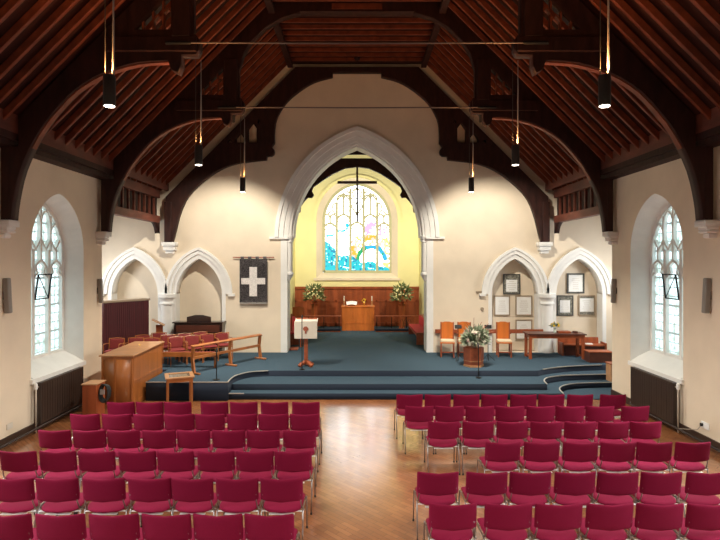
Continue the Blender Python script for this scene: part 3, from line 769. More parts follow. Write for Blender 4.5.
# ------------------------------------------------------------------ choir: chairs, rails, screen, piano
def red_chair(loc, rz, label, first=[None]):
    if first[0] is not None: return dup(first[0], loc, rz, label)
    t_ = thing('choir_chair', label, 'chair', loc, rz, 'wooden choir chairs with red cushions')
    def fb(p): return Vector((p.x, -.19 + p.z - .12 * p.y - .02 * (1 - (p.x / .2) ** 2), .60 + p.y))
    link('backrest', pad(B(), (0, 0, 0), (.19, .14, .022), e=.2, nu=24, fn=fb), M['choirred'], t_, smooth=True)
    link('seat', pad(B(), (0, .02, .43), (.21, .21, .035), e=.3, nu=24), M['choirred'], t_, smooth=True)
    for s in (-1, 1):
        link('leg', tube(B(), [(s * .21, .20, 0), (s * .21, .19, .62), (s * .21, .12, .64), (s * .21, -.17, .62)], .012, 6), M['orange'], t_)   # front leg turning into arm
        link('leg', tube(B(), [(s * .21, -.22, 0), (s * .21, -.18, .42), (s * .21, -.20, .76)], .012, 6), M['orange'], t_)
    link('back_frame', tube(B(), [(-.21, -.21, .745), (0, -.225, .765), (.21, -.21, .745)], .012, 6), M['orange'], t_)
    link('seat_frame', bx(-.21, .21, -.19, .20, .375, .40), M['orange'], t_)
    first[0] = t_; return t_
RZ = math.radians(-130)
spots = [((-5.05, 14.80), 'first', 'front'), ((-4.68, 15.10), 'second', 'front'), ((-4.31, 15.40), 'third', 'front'), ((-3.96, 15.70), 'fourth', 'front'),
         ((-5.42, 15.24), 'first', 'second'), ((-5.05, 15.54), 'second', 'second'), ((-4.67, 15.86), 'third', 'second')]
for (x, y_), a_, r_ in spots:
    red_chair((x - .03, y_ + .17, .45), math.radians(-150), 'red cushioned wooden choir chair, %s from the left in the %s row' % (a_, r_))
for i, (x, y_) in enumerate(((-6.75, 14.72), (-6.25, 14.80), (-5.75, 15.0 - .13 + .0))):
    if i == 2: x, y_ = -5.78, 14.74
    red_chair((x, y_, .45), math.radians(-178), 'red choir chair behind the organ console, %s from the maroon screen' % ORD[i])
for i, (x, y_) in enumerate(((-6.22, 15.35), (-5.95, 15.88))):
    red_chair((x, y_, .45), math.radians(-165), 'red choir chair beside the maroon screen, %s' % ('nearer one' if i == 0 else 'one nearer the white column'))

def P2(a, b, t): return (a[0] + (b[0] - a[0]) * t, a[1] + (b[1] - a[1]) * t)
def desk(name, label, p0, p1, ztop, zlow, posts, m, base=.45):
    a = Vector((*p0, 0)); b = Vector((*p1, 0)); L_ = (b - a).length; ang = math.atan2(b.y - a.y, b.x - a.x)
    t_ = thing(name, label, 'rail', (a.x, a.y, base), ang)
    tp = ztop - base; lw = zlow - base
    link('top_rail', box(B(), (L_ / 2, 0, tp - .02), (L_ + .1, .11, .032), rx=.25, bev=.006), m, t_)
    link('lower_rail', box(B(), (L_ / 2, .02, lw), (L_, .05, .07), bev=.005), m, t_)
    for q in posts:
        x = L_ * q
        g = B(); strip(g, [(x, -.02, .04), (x, .04, lw), (x, 0, tp - .03)], .09, .045, (1, 0, 0)); link('post', g, m, t_)
        link('foot', box(B(), (x, -.02, .025), (.07, .42, .05), bev=.012), m, t_)
    return t_
desk('choir_rail', 'long orange wooden choir rail running diagonally to the far wall', (-4.23, 13.7), (-2.9, 15.85), 1.19, .86, (0, .52, 1), M['orange'])
t_ = thing('choir_bench', 'low orange wooden bench with red cushion before the choir chairs', 'bench', (-4.60, 14.56, .45))
link('front_board', bx(-.84, .78, -.05, -.01, .30, .43, bev=.006), M['orange'], t_)
link('seat', bx(-.83, .73, -.01, .10, .34, .38), M['orange'], t_)
link('cushion', pad(B(), (-.05, .045, .40), (.76, .06, .03), e=.2), M['choirred'], t_, smooth=True)
for x in (-.80, .70):
    link('leg', bx(x - .025, x + .025, -.02, .08, 0, .34), M['orange'], t_)
# maroon screen
A_ = Vector((-7.25, 15.15, .45)); Bv = Vector((-6.42, 16.35, .45)); ang = math.atan2(Bv.y - A_.y, Bv.x - A_.x)
t_ = thing('panelled_screen', 'dark maroon ribbed screen with a pale top in the left corner', 'screen', A_, ang)
Ls = (Bv - A_).length
link('body', bx(0, Ls, 0, .30, 0, 1.72), M['maroon'], t_)
b = B()
for k_ in range(22): bx(.02 + k_ * Ls / 22, .045 + k_ * Ls / 22, -.015, .0, .02, 1.70, b)
link('ribs', b, M['maroon'], t_)
link('top', bx(-.03, Ls + .03, -.03, .33, 1.72, 1.78, bev=.008), M['framegold'], t_)
# wooden reading stand
t_ = thing('reading_stand', 'small wooden reading stand with sloping top beside the white column', 'lectern', (-6.13, 16.45, .45), .3)
link('base', box(B(), (0, 0, .02), (.36, .3, .04), bev=.01), M['redwood'], t_); link('post', bx(-.10, .10, -.05, .05, .04, .95), M['redwood'], t_)
link('book_rest', box(B(), (-.03, 0, 1.03), (.42, .34, .03), ry=.5, bev=.005), M['tanwood'], t_)
# piano
t_ = thing('upright_piano', 'dark upright piano with raised music desk in the left blind arch', 'piano', (-4.98, 16.72, .45))
link('case', bx(-.76, .76, -.12, .22, 0, .98, bev=.01), M['piano'], t_)
link('lid', bx(-.80, .80, -.16, .25, .98, 1.02, bev=.008), M['piano'], t_)
link('keyboard_shelf', bx(-.76, .76, -.30, -.12, .58, .68, bev=.008), M['piano'], t_)
link('fallboard', bx(-.68, .68, -.16, -.12, .70, .92, bev=.006), M['darkwood'], t_)
b = xz(poly([[(-.38, 1.02), (.38, 1.02), (.38, 1.17), (.12, 1.23), (-.12, 1.23), (-.38, 1.17)]], .03), -.02); link('music_desk', b, M['piano'], t_)
for s in (-1, 1): link('leg', bx(s * .70, s * .76, -.30, -.24, 0, .58), M['piano'], t_)

# microphone stands
def mic(x, y_, z0, h, label, head=False):
    t_ = thing('microphone_stand', label, 'microphone stand', (x, y_, z0), 0, 'slim black microphone stands')
    link('pole', tube(B(), [(0, 0, .02), (0, 0, h)], .012, 8), M['iron'], t_)
    link('base', lathe(B(), [(.08, 0), (.08, .015), (.03, .03)], n=16), M['iron'], t_)
    link('microphone', tube(B(), [(0, 0, h), (.0, .03, h + .05), (0, .08, h + .10)], [.012, .02, .022], 8), M['blackplastic'], t_)
    return t_
mic(*at(216.5, 380, 13.02).xy, .45, .66, 'slim black microphone stand at the left front corner of the stage')
mic(*at(302, 367, 14.26).xy, .45, 1.35, 'tall thin black microphone stand just before the lectern')
mic(*at(478.5, 377, 13.95).xy, .30, .80, 'thin black microphone stand on the step before the wooden flower box')

# banner
t_ = thing('hanging_banner', 'dark mottled banner with white cross hanging from a rod', 'banner', (at(253.5, 257, 16.93).x, 16.93, 3.50))
link('rod', tube(B(), [(-.66, 0, 0), (.66, 0, 0)], .018, 8), M['redwood'], t_)
clo = mat('mottled_dark_cloth', (.018, .014, .016), .9, col2=(.17, .15, .15), scale=34)
b = B(); n_ = 16
vv = [[b.verts.new((-.44 + .88 * i / n_, .012 * math.sin(i * 1.1) - .02, -.05 - 1.40 * j / 6)) for j in range(7)] for i in range(n_ + 1)]
for i in range(n_):
    for j in range(6): b.faces.new((vv[i][j], vv[i + 1][j], vv[i + 1][j + 1], vv[i][j + 1]))
bmesh.ops.solidify(b, geom=b.faces[:], thickness=.012)
cl_ = link('cloth', b, clo, t_, smooth=True)
for x in (-.36, -.12, .12, .36): link('hanging_loop', bx(x - .05, x + .05, -.03, .022, -.07, .025, bev=.004), clo, t_)
link('fringe', bx(-.43, .43, -.03, -.01, -1.49, -1.44), M['grey'], t_)
wc = mat('white_appliqued_cloth', (.72, .68, .64), .9, var=.15, scale=30)
b = xz(poly([[(-.12, -1.24), (.12, -1.24), (.12, -.86), (.38, -.86), (.38, -.66), (.12, -.66), (.12, -.31), (-.12, -.31), (-.12, -.66), (-.38, -.66), (-.38, -.86), (-.12, -.86)]], .02), -.045)
link('white_cross', b, wc, cl_)
# lectern with frontal
p = at(304.5, 367, 14.62)
t_ = thing('lectern', 'red-brown wooden lectern draped with white cloth bearing a red emblem', 'lectern', (p.x + .03, 14.76, .45))
b = B()
for k_ in range(4):
    a = PI / 4 + k_ * PI / 2; strip(b, [(0, 0, .16), (.24 * math.cos(a), .24 * math.sin(a), .03)], .06, .09, (-math.sin(a), math.cos(a), 0))
link('base', b, M['reddish'], t_); link('post', bx(-.05, .05, -.05, .05, .05, 1.0, bev=.008), M['reddish'], t_)
link('book_rest', box(B(), (0, .10, 1.22), (.60, .40, .03), rx=.45, bev=.006), M['reddish'], t_)
b = B(); box(b, (0, -.105, 1.02), (.63, .015, .48), bev=.004); box(b, (0, .09, 1.245), (.63, .40, .012), rx=.30)
fr_ = link('frontal', b, M['cloth'], t_)
b = xz(poly([[(-.025, .92), (.025, .92), (.02, .99), (.07, 1.02), (.075, 1.07), (.03, 1.12), (-.03, 1.12), (-.075, 1.07), (-.07, 1.02), (-.02, .99)]], .01), -.118); link('emblem', b, M['redemblem'], fr_)

# ------------------------------------------------------------------ chancel furniture
AY = 22.35; s_ = F / AY
ax0, ax1 = (341.8 - CX) / s_, (374.2 - CX) / s_
t_ = thing('altar', 'plain orange oak altar under the stained glass window', 'altar', ((ax0 + ax1) / 2, AY + .35, .45))
w = (ax1 - ax0) / 2
link('body', bx(-w, w, -.35, .35, 0, .98, bev=.008), M['altarwood'], t_)
b = bx(-w - .02, w + .02, -.37, .37, .98, 1.03, bev=.008); link('top', b, M['altarwood'], t_)
b = B()
for x in (-w + .03, -.22, .22, w - .03): bx(x - .015, x + .015, -.362, -.35, .05, .96, b)
bx(-w, w, -.362, -.35, .30, .33, b); link('front_panel', b, M['altarwood'], t_)
ac = (ax0 + ax1) / 2; at_z = 1.48
for sx, lb in ((-1, 'left'), (1, 'right')):
    t_ = thing('candlestick', 'wooden candlestick on the %s end of the altar' % lb, 'candlestick', (ac + sx * (w - .09), AY + .3, at_z), 0, 'altar candlesticks')
    link('stick', lathe(B(), [(.055, 0), (.055, .02), (.025, .04), (.03, .15), (.04, .22)], n=12), M['orange2'], t_); link('candle', lathe(B(), [(.025, .22), (.025, .40), (.005, .42)], n=10), M['cloth'], t_)
t_ = thing('open_book', 'open white book on a stand on the altar', 'book', (ac - .27, AY + .25, at_z))
link('stand', box(B(), (0, .04, .06), (.30, .16, .02), rx=.6), M['orange'], t_)
b = B(); box(b, (-.11, 0, .12), (.23, .20, .02), rx=.7, ry=-.12, bev=.004); box(b, (.11, 0, .12), (.23, .20, .02), rx=.7, ry=.12, bev=.004); link('pages', b, M['paper'], t_)
t_ = thing('altar_vase', 'small brass vase of orange flowers on the right of the altar', 'vase', (ac + .26, AY + .3, at_z))
link('vase', lathe(B(), [(.04, 0), (.05, .02), (.025, .05), (.07, .12), (.05, .18)], n=12), M['brass'], t_)
def foliage(R_, H, n_, bm, size=.05, cen=(0, 0, 0), flat=1.0):
    cen = Vector(cen)
    for _ in range(n_):
        a = random.uniform(0, 2 * PI); u = random.uniform(-.35, 1); r = R_ * (random.random() ** .4)
        d = Vector((math.cos(a) * math.sqrt(max(0, 1 - u * u)), math.sin(a) * math.sqrt(max(0, 1 - u * u)) * flat, u)).normalized()
        p = cen + Vector((d.x * r, d.y * r, d.z * H * (r / R_)))
        sd = d.cross(Vector((random.uniform(-1, 1), random.uniform(-1, 1), random.uniform(-1, 1)))).normalized() * size * .35
        tip = d * size * random.uniform(.8, 1.6); m_ = d.cross(sd).normalized() * size * .12
        v = [bm.verts.new(q) for q in (p - tip * .5, p + sd + m_, p + tip, p - sd + m_)]
        bm.faces.new(v)
    return bm
def blossoms(R_, H, n_, bm, size=.03, cen=(0, 0, 0)):
    cen = Vector(cen)
    for _ in range(n_):
        a = random.uniform(0, 2 * PI); u = random.uniform(-.25, 1); r = random.uniform(.8, 1.05)
        c = cen + Vector((R_ * r * math.cos(a) * math.sqrt(1 - u * u), R_ * r * math.sin(a) * math.sqrt(1 - u * u), H * r * u))
        nrm = (c - cen).normalized(); x_ = nrm.cross(Vector((0, 0, 1))).normalized(); y__ = nrm.cross(x_)
        ce = bm.verts.new(c + nrm * size * .25); k = 6; rg = []
        for i in range(k * 2):
            rr = size * (1 if i % 2 == 0 else .6); an = PI * i / k
            rg.append(bm.verts.new(c + (x_ * math.cos(an) + y__ * math.sin(an)) * rr + nrm * size * .35 * (i % 2 == 0)))
        for i in range(2 * k): bm.faces.new((ce, rg[i], rg[(i + 1) % (2 * k)]))
    return bm
def stuff(o): o['kind'] = 'stuff'; return o
stuff(link('flowers', blossoms(.09, .08, 14, B(), .03, (0, 0, .22)), M['petalyellow'], t_))
for px, lb in ((314.3, 'left'), (402.2, 'right')):
    x = (px - CX) / (F / 22.75)
    t_ = thing('flower_stand', 'tall red-brown pedestal standing %s of the altar' % lb, 'pedestal', (x, 22.85, .45), 0, 'flower pedestals beside the altar')
    b = lathe(B(), [(.17, 0), (.17, .04), (.12, .07), (.12, 1.02), (.15, 1.06), (.16, 1.10)], n=4); link('column', b, M['redwood'], t_)
    t_ = thing('flower_arrangement', 'bushy arrangement of cream flowers on the %s altar pedestal' % lb, 'flowers', (x, 22.85, 1.55), 0, 'altar flower arrangements')
    link('bowl', lathe(B(), [(.06, 0), (.13, .10), (.14, .12)], n=14), M['reddish'], t_)
    stuff(link('foliage', foliage(.46, .54, 260, B(), .11, (0, 0, .33)), M['leaf'], t_))
    stuff(link('blossoms', blossoms(.42, .50, 95, B(), .045, (0, 0, .34)), M['petalcream'], t_))
    st = B()
    for k_ in range(14):
        a = k_ * 2.4; tube(st, [(0, 0, .1), (.2 * math.cos(a), .2 * math.sin(a), .35), (.38 * math.cos(a), .38 * math.sin(a), .5 + .2 * (k_ % 3))], .005, 4)
    stuff(link('stems', st, M['leaf'], t_))
# communion rails and kneelers
for sx, lb in ((-1, 'left'), (1, 'right')):
    x0 = ax0 - .03 if sx < 0 else ax1 + .03; x1 = sx * 2.76
    lo_, hi_ = min(x0, x1), max(x0, x1)
    t_ = thing('communion_rail', 'low dark wooden communion rail %s of the altar' % lb, 'rail', ((lo_ + hi_) / 2, 22.25, .45), 0, 'communion rails'); hw = (hi_ - lo_) / 2
    link('top_rail', bx(-hw, hw, -.05, .05, .60, .65, bev=.008), M['reddish'], t_)
    for k_ in range(4):
        x = -hw + .08 + k_ * (2 * hw - .16) / 3; link('post', bx(x - .015, x + .015, -.015, .015, .0, .60), M['iron'], t_)
    if sx > 0:
        b = B()
        for k_ in range(3):
            cx_ = .12 + k_ * .16
            tube(b, [(cx_ + .07 * math.cos(a), 0, .3 + .2 * math.sin(a)) for a in [2 * PI * i / 14 for i in range(14)]], .008, 5, closed=True)
        link('iron_scroll', b, M['iron'], t_)
    t_ = thing('kneeler', 'long dark blue kneeler at the foot of the %s communion rail' % lb, 'kneeler', ((lo_ + hi_) / 2, 22.05, .45), 0, 'kneelers')
    link('pad', bx(-hw, hw, -.12, .10, .05, .13, bev=.02), M['carpet_dark'], t_); link('base', bx(-hw + .02, hw - .02, -.10, .09, 0, .05), M['redwood'], t_)
# side pews
for sx, lb in ((-1, 'left'), (1, 'right')):
    t_ = thing('chancel_pew', 'long wooden pew with crimson cushion along the %s chancel wall' % lb, 'pew', (sx * 2.30, 19.95, .45), 0, 'chancel side pews')
    link('seat', bx(-.22, .22, -1.35, 1.35, .30, .36), M['reddish'], t_)
    link('cushion', box(B(), (0, 0, .385), (.44, 2.66, .06), bev=.02), M['pewred'], t_)
    link('backrest', bx(sx * .24, sx * .40, -1.38, 1.38, .0, .80, bev=.01), M['reddish'], t_)
    link('back_cushion', bx(sx * .18, sx * .24, -1.30, 1.30, .44, .78, bev=.02), M['pewred'], t_)
    for y_ in (-1.40, 1.36): link('end_panel', bx(-.22, .26, y_, y_ + .04, 0, .42, bev=.006), M['reddish'], t_)
# minister's chair by left jamb
p = at(294.5, 316, 18.3)
t_ = thing('chancel_chair', 'wooden chair with orange back and red seat inside the chancel arch, left', 'chair', (p.x + .06, 18.25, .45), math.radians(176))
link('backrest', box(B(), (-.04, -.18, 1.17), (.40, .035, .32), bev=.02), M['altarwood'], t_)
link('seat', bx(-.21, .21, -.18, .22, .40, .44), M['reddish'], t_); link('cushion', box(B(), (0, .02, .47), (.40, .38, .06), bev=.02), M['pewred'], t_)
for s in (-1, 1):
    link('leg', bx(s * .21, s * .17, -.20, -.16, 0, 1.1), M['reddish'], t_); link('leg', bx(s * .21, s * .17, .16, .20, 0, .40), M['reddish'], t_)
o = link('floor_plinth', bx(-2.22, -1.95, 17.38, 17.75, .45, .51, bev=.01), M['reddish']); tag(o, 'low red-brown wooden block at the foot of the left chancel jamb', 'block')
# chancel truss (cusped arch) and hanging cross
TY = 19.0
kk = F / TY
half = [(357, 167), (345, 168.5), (333, 174), (322, 181), (313.5, 187), (312, 191), (314, 195), (312, 198), (308, 197.5), (304, 202), (301, 206), (300.5, 212), (298, 213)]
hp = [((CX - x) / kk, EYE + (CY - y) / kk) for x, y in half]
t_ = thing('chancel_truss', 'dark cusped timber arch inside the chancel before the yellow wall', 'roof truss', (0, TY, 0))
for s in (-1, 1):
    lp = [(s * x, z) for x, z in hp] + [(s * 2.20, 5.05), (s * 2.50, 4.95), (s * 2.78, 5.0), (s * 2.78, 6.42), (s * 1.92, 7.25), (s * .80, 7.25), (s * .72, 7.05), (0, 7.05)]
    link('arched_brace', xz(poly([lp], .20), 0), M['roofdark'], t_)
link('ridge_brace', xz(poly([[(-1.0, 7.20), (1.0, 7.20), (.5, 8.15), (-.5, 8.15)]], .12), 0), M['roofdark'], t_)
t_ = thing('hanging_cross', 'slender dark wooden cross hanging before the stained glass window', 'cross', ((357.2 - CX) / kk, TY - .18, 0))
link('upright', bx(-.035, .035, -.03, .03, EYE + (CY - 222) / kk, EYE + (CY - 167) / kk, bev=.006), M['crosswood'], t_)
link('arm', bx(-.70, .70, -.032, .032, EYE + (CY - 184.5) / kk, EYE + (CY - 181.8) / kk, bev=.006), M['crosswood'], t_)
link('hanger', tube(B(), [(0, 0, EYE + (CY - 167) / kk), (0, .10, 6.98)], .008, 6), M['iron'], t_)

# ------------------------------------------------------------------ right side of the stage
def chapel_chair(loc, rz, label, first=[None]):
    if first[0] is not None: return dup(first[0], loc, rz, label)
    t_ = thing('chapel_chair', label, 'chair', loc, rz, 'orange wooden chairs before the far wall')
    b = xz(poly([[(-.19, .50), (.19, .50), (.19, .98), (.21, 1.04), (.15, 1.02), (.07, 1.045), (-.07, 1.045), (-.15, 1.02), (-.21, 1.04), (-.19, .98)]], .03), -.20); link('backrest', b, M['altarwood'], t_)
    link('seat', bx(-.22, .22, -.20, .22, .42, .46, bev=.005), M['altarwood'], t_)
    link('cushion', box(B(), (0, .02, .485), (.42, .38, .07), bev=.025), M['creamfab'], t_)
    for s in (-1, 1):
        link('leg', bx(s * .21, s * .17, -.215, -.175, 0, 1.02), M['reddish'], t_); link('leg', bx(s * .21, s * .17, .17, .21, 0, .42), M['reddish'], t_)
    link('stretcher', bx(-.17, .17, .18, .20, .14, .17), M['reddish'], t_)
    first[0] = t_; return t_
for px, lb in ((446.5, 'orange wooden chair with cream cushion, nearest the chancel arch'), (463.5, 'orange wooden chair half hidden behind the flower arrangement'), (502.5, 'orange wooden chair with cream cushion, beside the long table')):
    x = (px - CX) / (F / 16.45); chapel_chair((x, 16.30, .45), math.radians(180 - 8), lb)
# freestanding rail along the wall
t_ = thing('timber_rail', 'long red-brown wooden rail along the far wall behind the chairs', 'rail', (0, WALL - .04, .45))
link('rail', bx(2.50, 5.95, -.035, .0, .62, .75, bev=.006), M['reddish'], t_)
for x in (2.7, 3.8, 4.9, 5.8): link('bracket', bx(x - .03, x + .03, -.02, .04, .60, .64), M['reddish'], t_)
# long table
t_ = thing('long_table', 'long dark wooden table at the right of the stage', 'table', (5.97, 16.05, .45), math.radians(-2))
link('top', bx(-.86, .86, -.30, .30, .72, .76, bev=.006), M['darkwood'], t_)
b = B()
for s in (-1, 1): bx(-.80, .80, s * .26, s * .24, .62, .72, b); bx(s * .80, s * .78, -.24, .24, .62, .72, b)
link('apron', b, M['redwood'], t_)
for sx in (-1, 1):
    for sy in (-1, 1): link('leg', bx(sx * .82, sx * .74, sy * .27, sy * .19, 0, .72, bev=.006), M['redwood'], t_)
    link('foot_rail', bx(sx * .79, sx * .77, -.19, .19, .05, .10), M['redwood'], t_)
tz = .45 + .76
t_ = thing('flower_vase', 'small glass vase of yellow flowers on the long table', 'vase', (at(555, 328, 16.1).x, 16.1, tz))
link('vase', lathe(B(), [(.04, 0), (.045, .02), (.03, .08), (.05, .15)], n=12), M['glassclear'], t_)
stuff(link('leaves', foliage(.13, .08, 60, B(), .06, (0, 0, .2)), M['leaf2'], t_)); stuff(link('flowers', blossoms(.12, .08, 16, B(), .045, (0, 0, .22)), M['petalyellow'], t_))
o = link('closed_book', bx(6.08, 6.44, 15.95, 16.20, tz, tz + .05, bev=.008), M['redwood']); tag(o, 'flat dark red book lying on the long table', 'book')
o = link('small_box', bx(6.55, 6.66, 15.98, 16.12, tz, tz + .05, bev=.008), M['darkwood']); tag(o, 'little dark box at the right end of the long table', 'box')
# dark pew behind the table
t_ = thing('short_pew', 'short dark mahogany pew at the right end of the stage', 'pew', (7.02, 16.55, .45), math.radians(-4))
link('backrest', box(B(), (-.05, .20, .28), (1.25, .05, .50), rx=-.10, bev=.01), M['redwood'], t_)
link('seat', bx(-.62, .66, -.20, .18, .30, .34, bev=.006), M['redwood'], t_)
link('front_panel', bx(-.58, .62, -.16, -.13, .0, .30), M['darkwood'], t_)
for x in (-.66, .64): link('end_panel', bx(x, x + .04, -.22, .22, 0, .40, bev=.006), M['redwood'], t_)
link('book', bx(.10, .30, -.12, .02, .34, .37), M['paper'], t_)
t_ = thing('low_chest', 'low dark wooden chest in front of the short mahogany pew', 'chest', (7.02, 15.42, .45))
link('body', bx(-.33, .33, -.18, .18, 0, .29, bev=.008), M['darkwood'], t_); link('lid', bx(-.35, .35, -.20, .20, .29, .32, bev=.006), M['redwood'], t_)
t_ = thing('wooden_box', 'small tan wooden box on the step by the right nave wall', 'box', (6.93, 14.28, .15))
link('body', bx(-.16, .22, -.14, .14, 0, .46, bev=.006), M['tanwood'], t_); link('lid', bx(-.18, .24, -.16, .16, .46, .49, bev=.005), M['redwood'], t_)
# flower box
fx = (474 - CX) / (F / 14.75)
t_ = thing('wooden_planter', 'hexagonal red-brown wooden planter at the front of the stage', 'planter', (fx, 14.80, .45))
link('tub', lathe(B(), [(.26, .03), (.27, .10), (.29, .52), (.25, .54)], n=6), M['reddish'], t_)
link('foot_band', lathe(B(), [(.285, 0), (.285, .045), (.265, .05)], n=6), M['orange2'], t_)
link('waist_band', lathe(B(), [(.282, .15), (.285, .17)], n=6), M['orange2'], t_)
t_ = thing('flower_arrangement', 'large arrangement of white and pink flowers in the wooden planter on stage', 'flowers', (fx, 14.80, .97))
stuff(link('foliage', foliage(.36, .36, 620, B(), .10, (.06, 0, .20)), M['leaf2'], t_))
stuff(link('white_blossoms', blossoms(.34, .34, 60, B(), .06, (.06, 0, .20)), M['petalwhite'], t_))
stuff(link('pink_blossoms', blossoms(.32, .36, 26, B(), .05, (.0, 0, .24)), M['petalpink'], t_))
st = B()
for k_ in range(7):
    a = PI * (.15 + .7 * k_ / 6); tube(st, [(0, 0, .2), (.3 * math.cos(a), 0, .2 + .35 * math.sin(a)), (.62 * math.cos(a), -.05, .2 + (.55 + .08 * (k_ % 2)) * math.sin(a))], .006, 4)
link('twigs', st, M['redwood'], t_)
# two black desk-like stands
for px, lb in ((458.5, 'left'), (488.5, 'right')):
    x = (px - CX) / (F / 15.5)
    t_ = thing('music_stand', 'thin black music stand just %s of the big flower arrangement' % lb, 'music stand', (x, 15.35 + .2, .45), 0, 'black music stands')
    link('pole', tube(B(), [(0, 0, 0), (0, 0, .98)], .01, 6), M['iron'], t_)
    b = B()
    for k_ in range(3): tube(b, [(0, 0, .2), (.2 * math.cos(k_ * 2.1), .2 * math.sin(k_ * 2.1), .01)], .008, 5)
    link('tripod', b, M['iron'], t_)
    link('desk', box(B(), (0, 0, 1.0), (.20, .06, .10), rx=-.4, bev=.004), M['iron'], t_)

# ------------------------------------------------------------------ framed certificates
def certificate(x0, y0, x1, y1, label, fm, border=None):
    dd = 17.41; a = at(x0, y0, dd); b_ = at(x1, y1, dd)
    w = abs(b_.x - a.x) / 2; h = abs(a.z - b_.z) / 2
    t_ = thing('picture_frame', label, 'picture', ((a.x + b_.x) / 2, dd - .01, (a.z + b_.z) / 2), 0, 'framed certificates in the right blind arches')
    b = xz(poly([[(-w, -h), (w, -h), (w, h), (-w, h)], [(-w + .035, -h + .035), (w - .035, -h + .035), (w - .035, h - .035), (-w + .035, h - .035)]], .035), -.01)
    link('frame', b, fm, t_)
    link('paper', bx(-w + .03, w - .03, -.012, .0, -h + .03, h - .03), M['paper'], t_)
    if border:
        g = border
        bm = xz(poly([[(-w + .035, -h + .035), (w - .035, -h + .035), (w - .035, h - .035), (-w + .035, h - .035)], [(-w + .035 + g[0], -h + .035 + g[1]), (w - .035 - g[0], -h + .035 + g[1]), (w - .035 - g[0], h - .035 - g[2]), (-w + .035 + g[0], h - .035 - g[2])]], .006), -.014)
        link('decorated_border', bm, mat('mottled_border', (.05, .055, .045), .7, col2=(.32, .30, .24), scale=30), t_)
    bm = B()
    for k_ in range(6): 
        ww = w * random.uniform(.3, .55); zz = h * (.45 - .2 * k_)
        bx(-ww, ww, -.0135, -.0125, zz - .004, zz + .004, bm)
    link('written_lines', bm, M['framegold'], t_)
certificate(503, 274, 520, 294.3, 'framed certificate with dark decorated border, top of the inner arch', M['framedark'], (.06, .05, .15))
certificate(494, 295.5, 509.8, 315.5, 'plain thin-framed certificate, left of the pair in the inner arch', M['framegold'])
certificate(515.3, 295.5, 532, 315.5, 'plain thin-framed certificate, right of the pair in the inner arch', M['framegold'])
certificate(515.3, 319.5, 532, 339.5, 'plain thin-framed certificate, lowest one in the inner arch', M['framegold'])
certificate(566.8, 273.3, 584, 293.3, 'grey-brown framed certificate at the top of the outer arch', M['framedark'], (.02, .02, .02))
certificate(556.5, 295.3, 573, 315.6, 'dark green bordered certificate, lower left in the outer arch', M['framedark'], (.07, .07, .12))
certificate(578.3, 295.3, 594.5, 315.5, 'certificate with dark bands above and below, lower right in the outer arch', M['framegold'], (.0, .09, .06))
t_ = thing('thermostat', 'small round brown thermostat on the wall between arch and chancel', 'thermostat', (at(482, 309, WALL).x, WALL - .02, at(482, 309, WALL).z))
b = B(); tube(b, [(0, .018, 0), (0, -.02, 0)], .055, 14); link('dial', b, M['framegold'], t_)
t_ = thing('small_bracket', 'small brown bracket on the wall above the round thermostat', 'bracket', (at(479, 292, WALL).x, WALL - .02, at(479, 292, WALL).z))
link('plate', bx(-.10, .10, -.015, .018, -.03, .03, bev=.006), M['framegold'], t_)

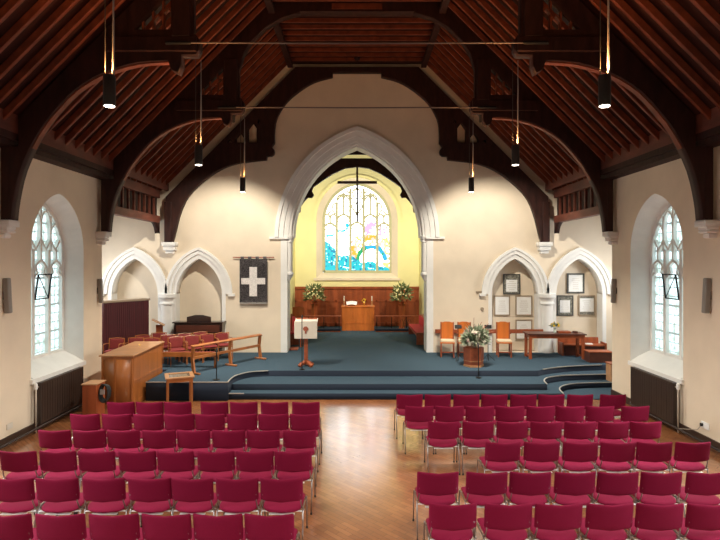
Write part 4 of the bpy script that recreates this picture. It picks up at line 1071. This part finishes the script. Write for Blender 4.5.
# ------------------------------------------------------------------ light
def area(name, loc, rot, sx, sy, e, col, spread=180):
    L = bpy.data.lights.new(name, 'AREA'); L.shape = 'RECTANGLE'; L.size = sx; L.size_y = sy; L.energy = e; L.color = col; L.spread = math.radians(spread)
    o = bpy.data.objects.new(name, L); C.objects.link(o); o.location = loc; o.rotation_euler = rot; return o
DAY = (.93, .97, 1.0)
for s in (-1, 1):
    for yc in (.85, 4.35, 7.85):
        area('daylight', (s * 6.3, yc, 2.75), (0, s * math.radians(52), 0), 2.6, 1.5, 90, DAY, 95)
    area('daylight', (s * 9.2, 15.15, 2.7), (0, s * math.radians(70), 0), 2.6, 1.6, 150, DAY)   # transept side windows
area('west_fill_light', (0, -3.0, 4.4), (math.radians(50), 0, 0), 5, 3.0, 100, (1, .92, .82), 70)  # added fill light for the far wall; no window stands here
for s in (-1, 1):
    L = bpy.data.lights.new('chancel_flood', 'SPOT'); L.energy = 460; L.color = (1, .95, .82); L.spot_size = math.radians(140); L.spot_blend = .7; L.shadow_soft_size = .12
    o = bpy.data.objects.new('chancel_flood', L); C.objects.link(o); o.location = (s * 2.6, 19.9, 4.9)
    o.rotation_euler = (Vector((-s * .5, 23.9, 4.2)) - o.location).to_track_quat('-Z', 'Y').to_euler()

for s in (-1, 1):                                   # added fill lamps clamped behind the middle truss to brighten the far wall
    lo_ = Vector((s * 3.15, 13.42, EYE + 3.55)); tgt = Vector((s * 4.6, 17.0, 1.9)); dv = (tgt - lo_).normalized()
    t_ = thing('added_lamp', 'small black fill lamp added behind the middle truss, %s side' % ('left' if s < 0 else 'right'), 'added_lamp', lo_, 0, 'added fill lamps')
    link('housing', tube(B(), [(0, 0, 0), tuple(-dv * .02), tuple(-dv * .20), tuple(-dv * .22)], [.055, .06, .05, .03], 12), M['iron'], t_)
    link('clamp', bx(-.015, .015, -.25, -.10, .02, .19), M['iron'], t_)
    L = bpy.data.lights.new('added_fill_spot', 'SPOT'); L.energy = 900; L.color = (1, .92, .78); L.spot_size = math.radians(84); L.spot_blend = .55; L.shadow_soft_size = .05
    o = bpy.data.objects.new('added_fill_spot', L); C.objects.link(o); o.parent = t_; o.location = dv * .03; o.rotation_euler = dv.to_track_quat('-Z', 'Y').to_euler()
w = bpy.data.worlds.new('World'); bpy.context.scene.world = w; w.use_nodes = True
w.node_tree.nodes['Background'].inputs[0].default_value = (.75, .85, 1, 1); w.node_tree.nodes['Background'].inputs[1].default_value = 1.0

cam = bpy.data.cameras.new('Camera'); cam.lens = F / 720 * 36; cam.sensor_width = 36; cam.shift_x = 3 / 720; cam.shift_y = -8 / 720
co = bpy.data.objects.new('Camera', cam); C.objects.link(co); co.location = (0, 0, EYE); co.rotation_euler = (PI / 2, 0, 0)
sc = bpy.context.scene; sc.camera = co
vs = sc.view_settings; vs.view_transform = 'Standard'; vs.look = 'None'; vs.exposure = 0.33; vs.gamma = 1; vs.use_curve_mapping = False
sc.cycles.max_bounces = 8; sc.cycles.diffuse_bounces = 5
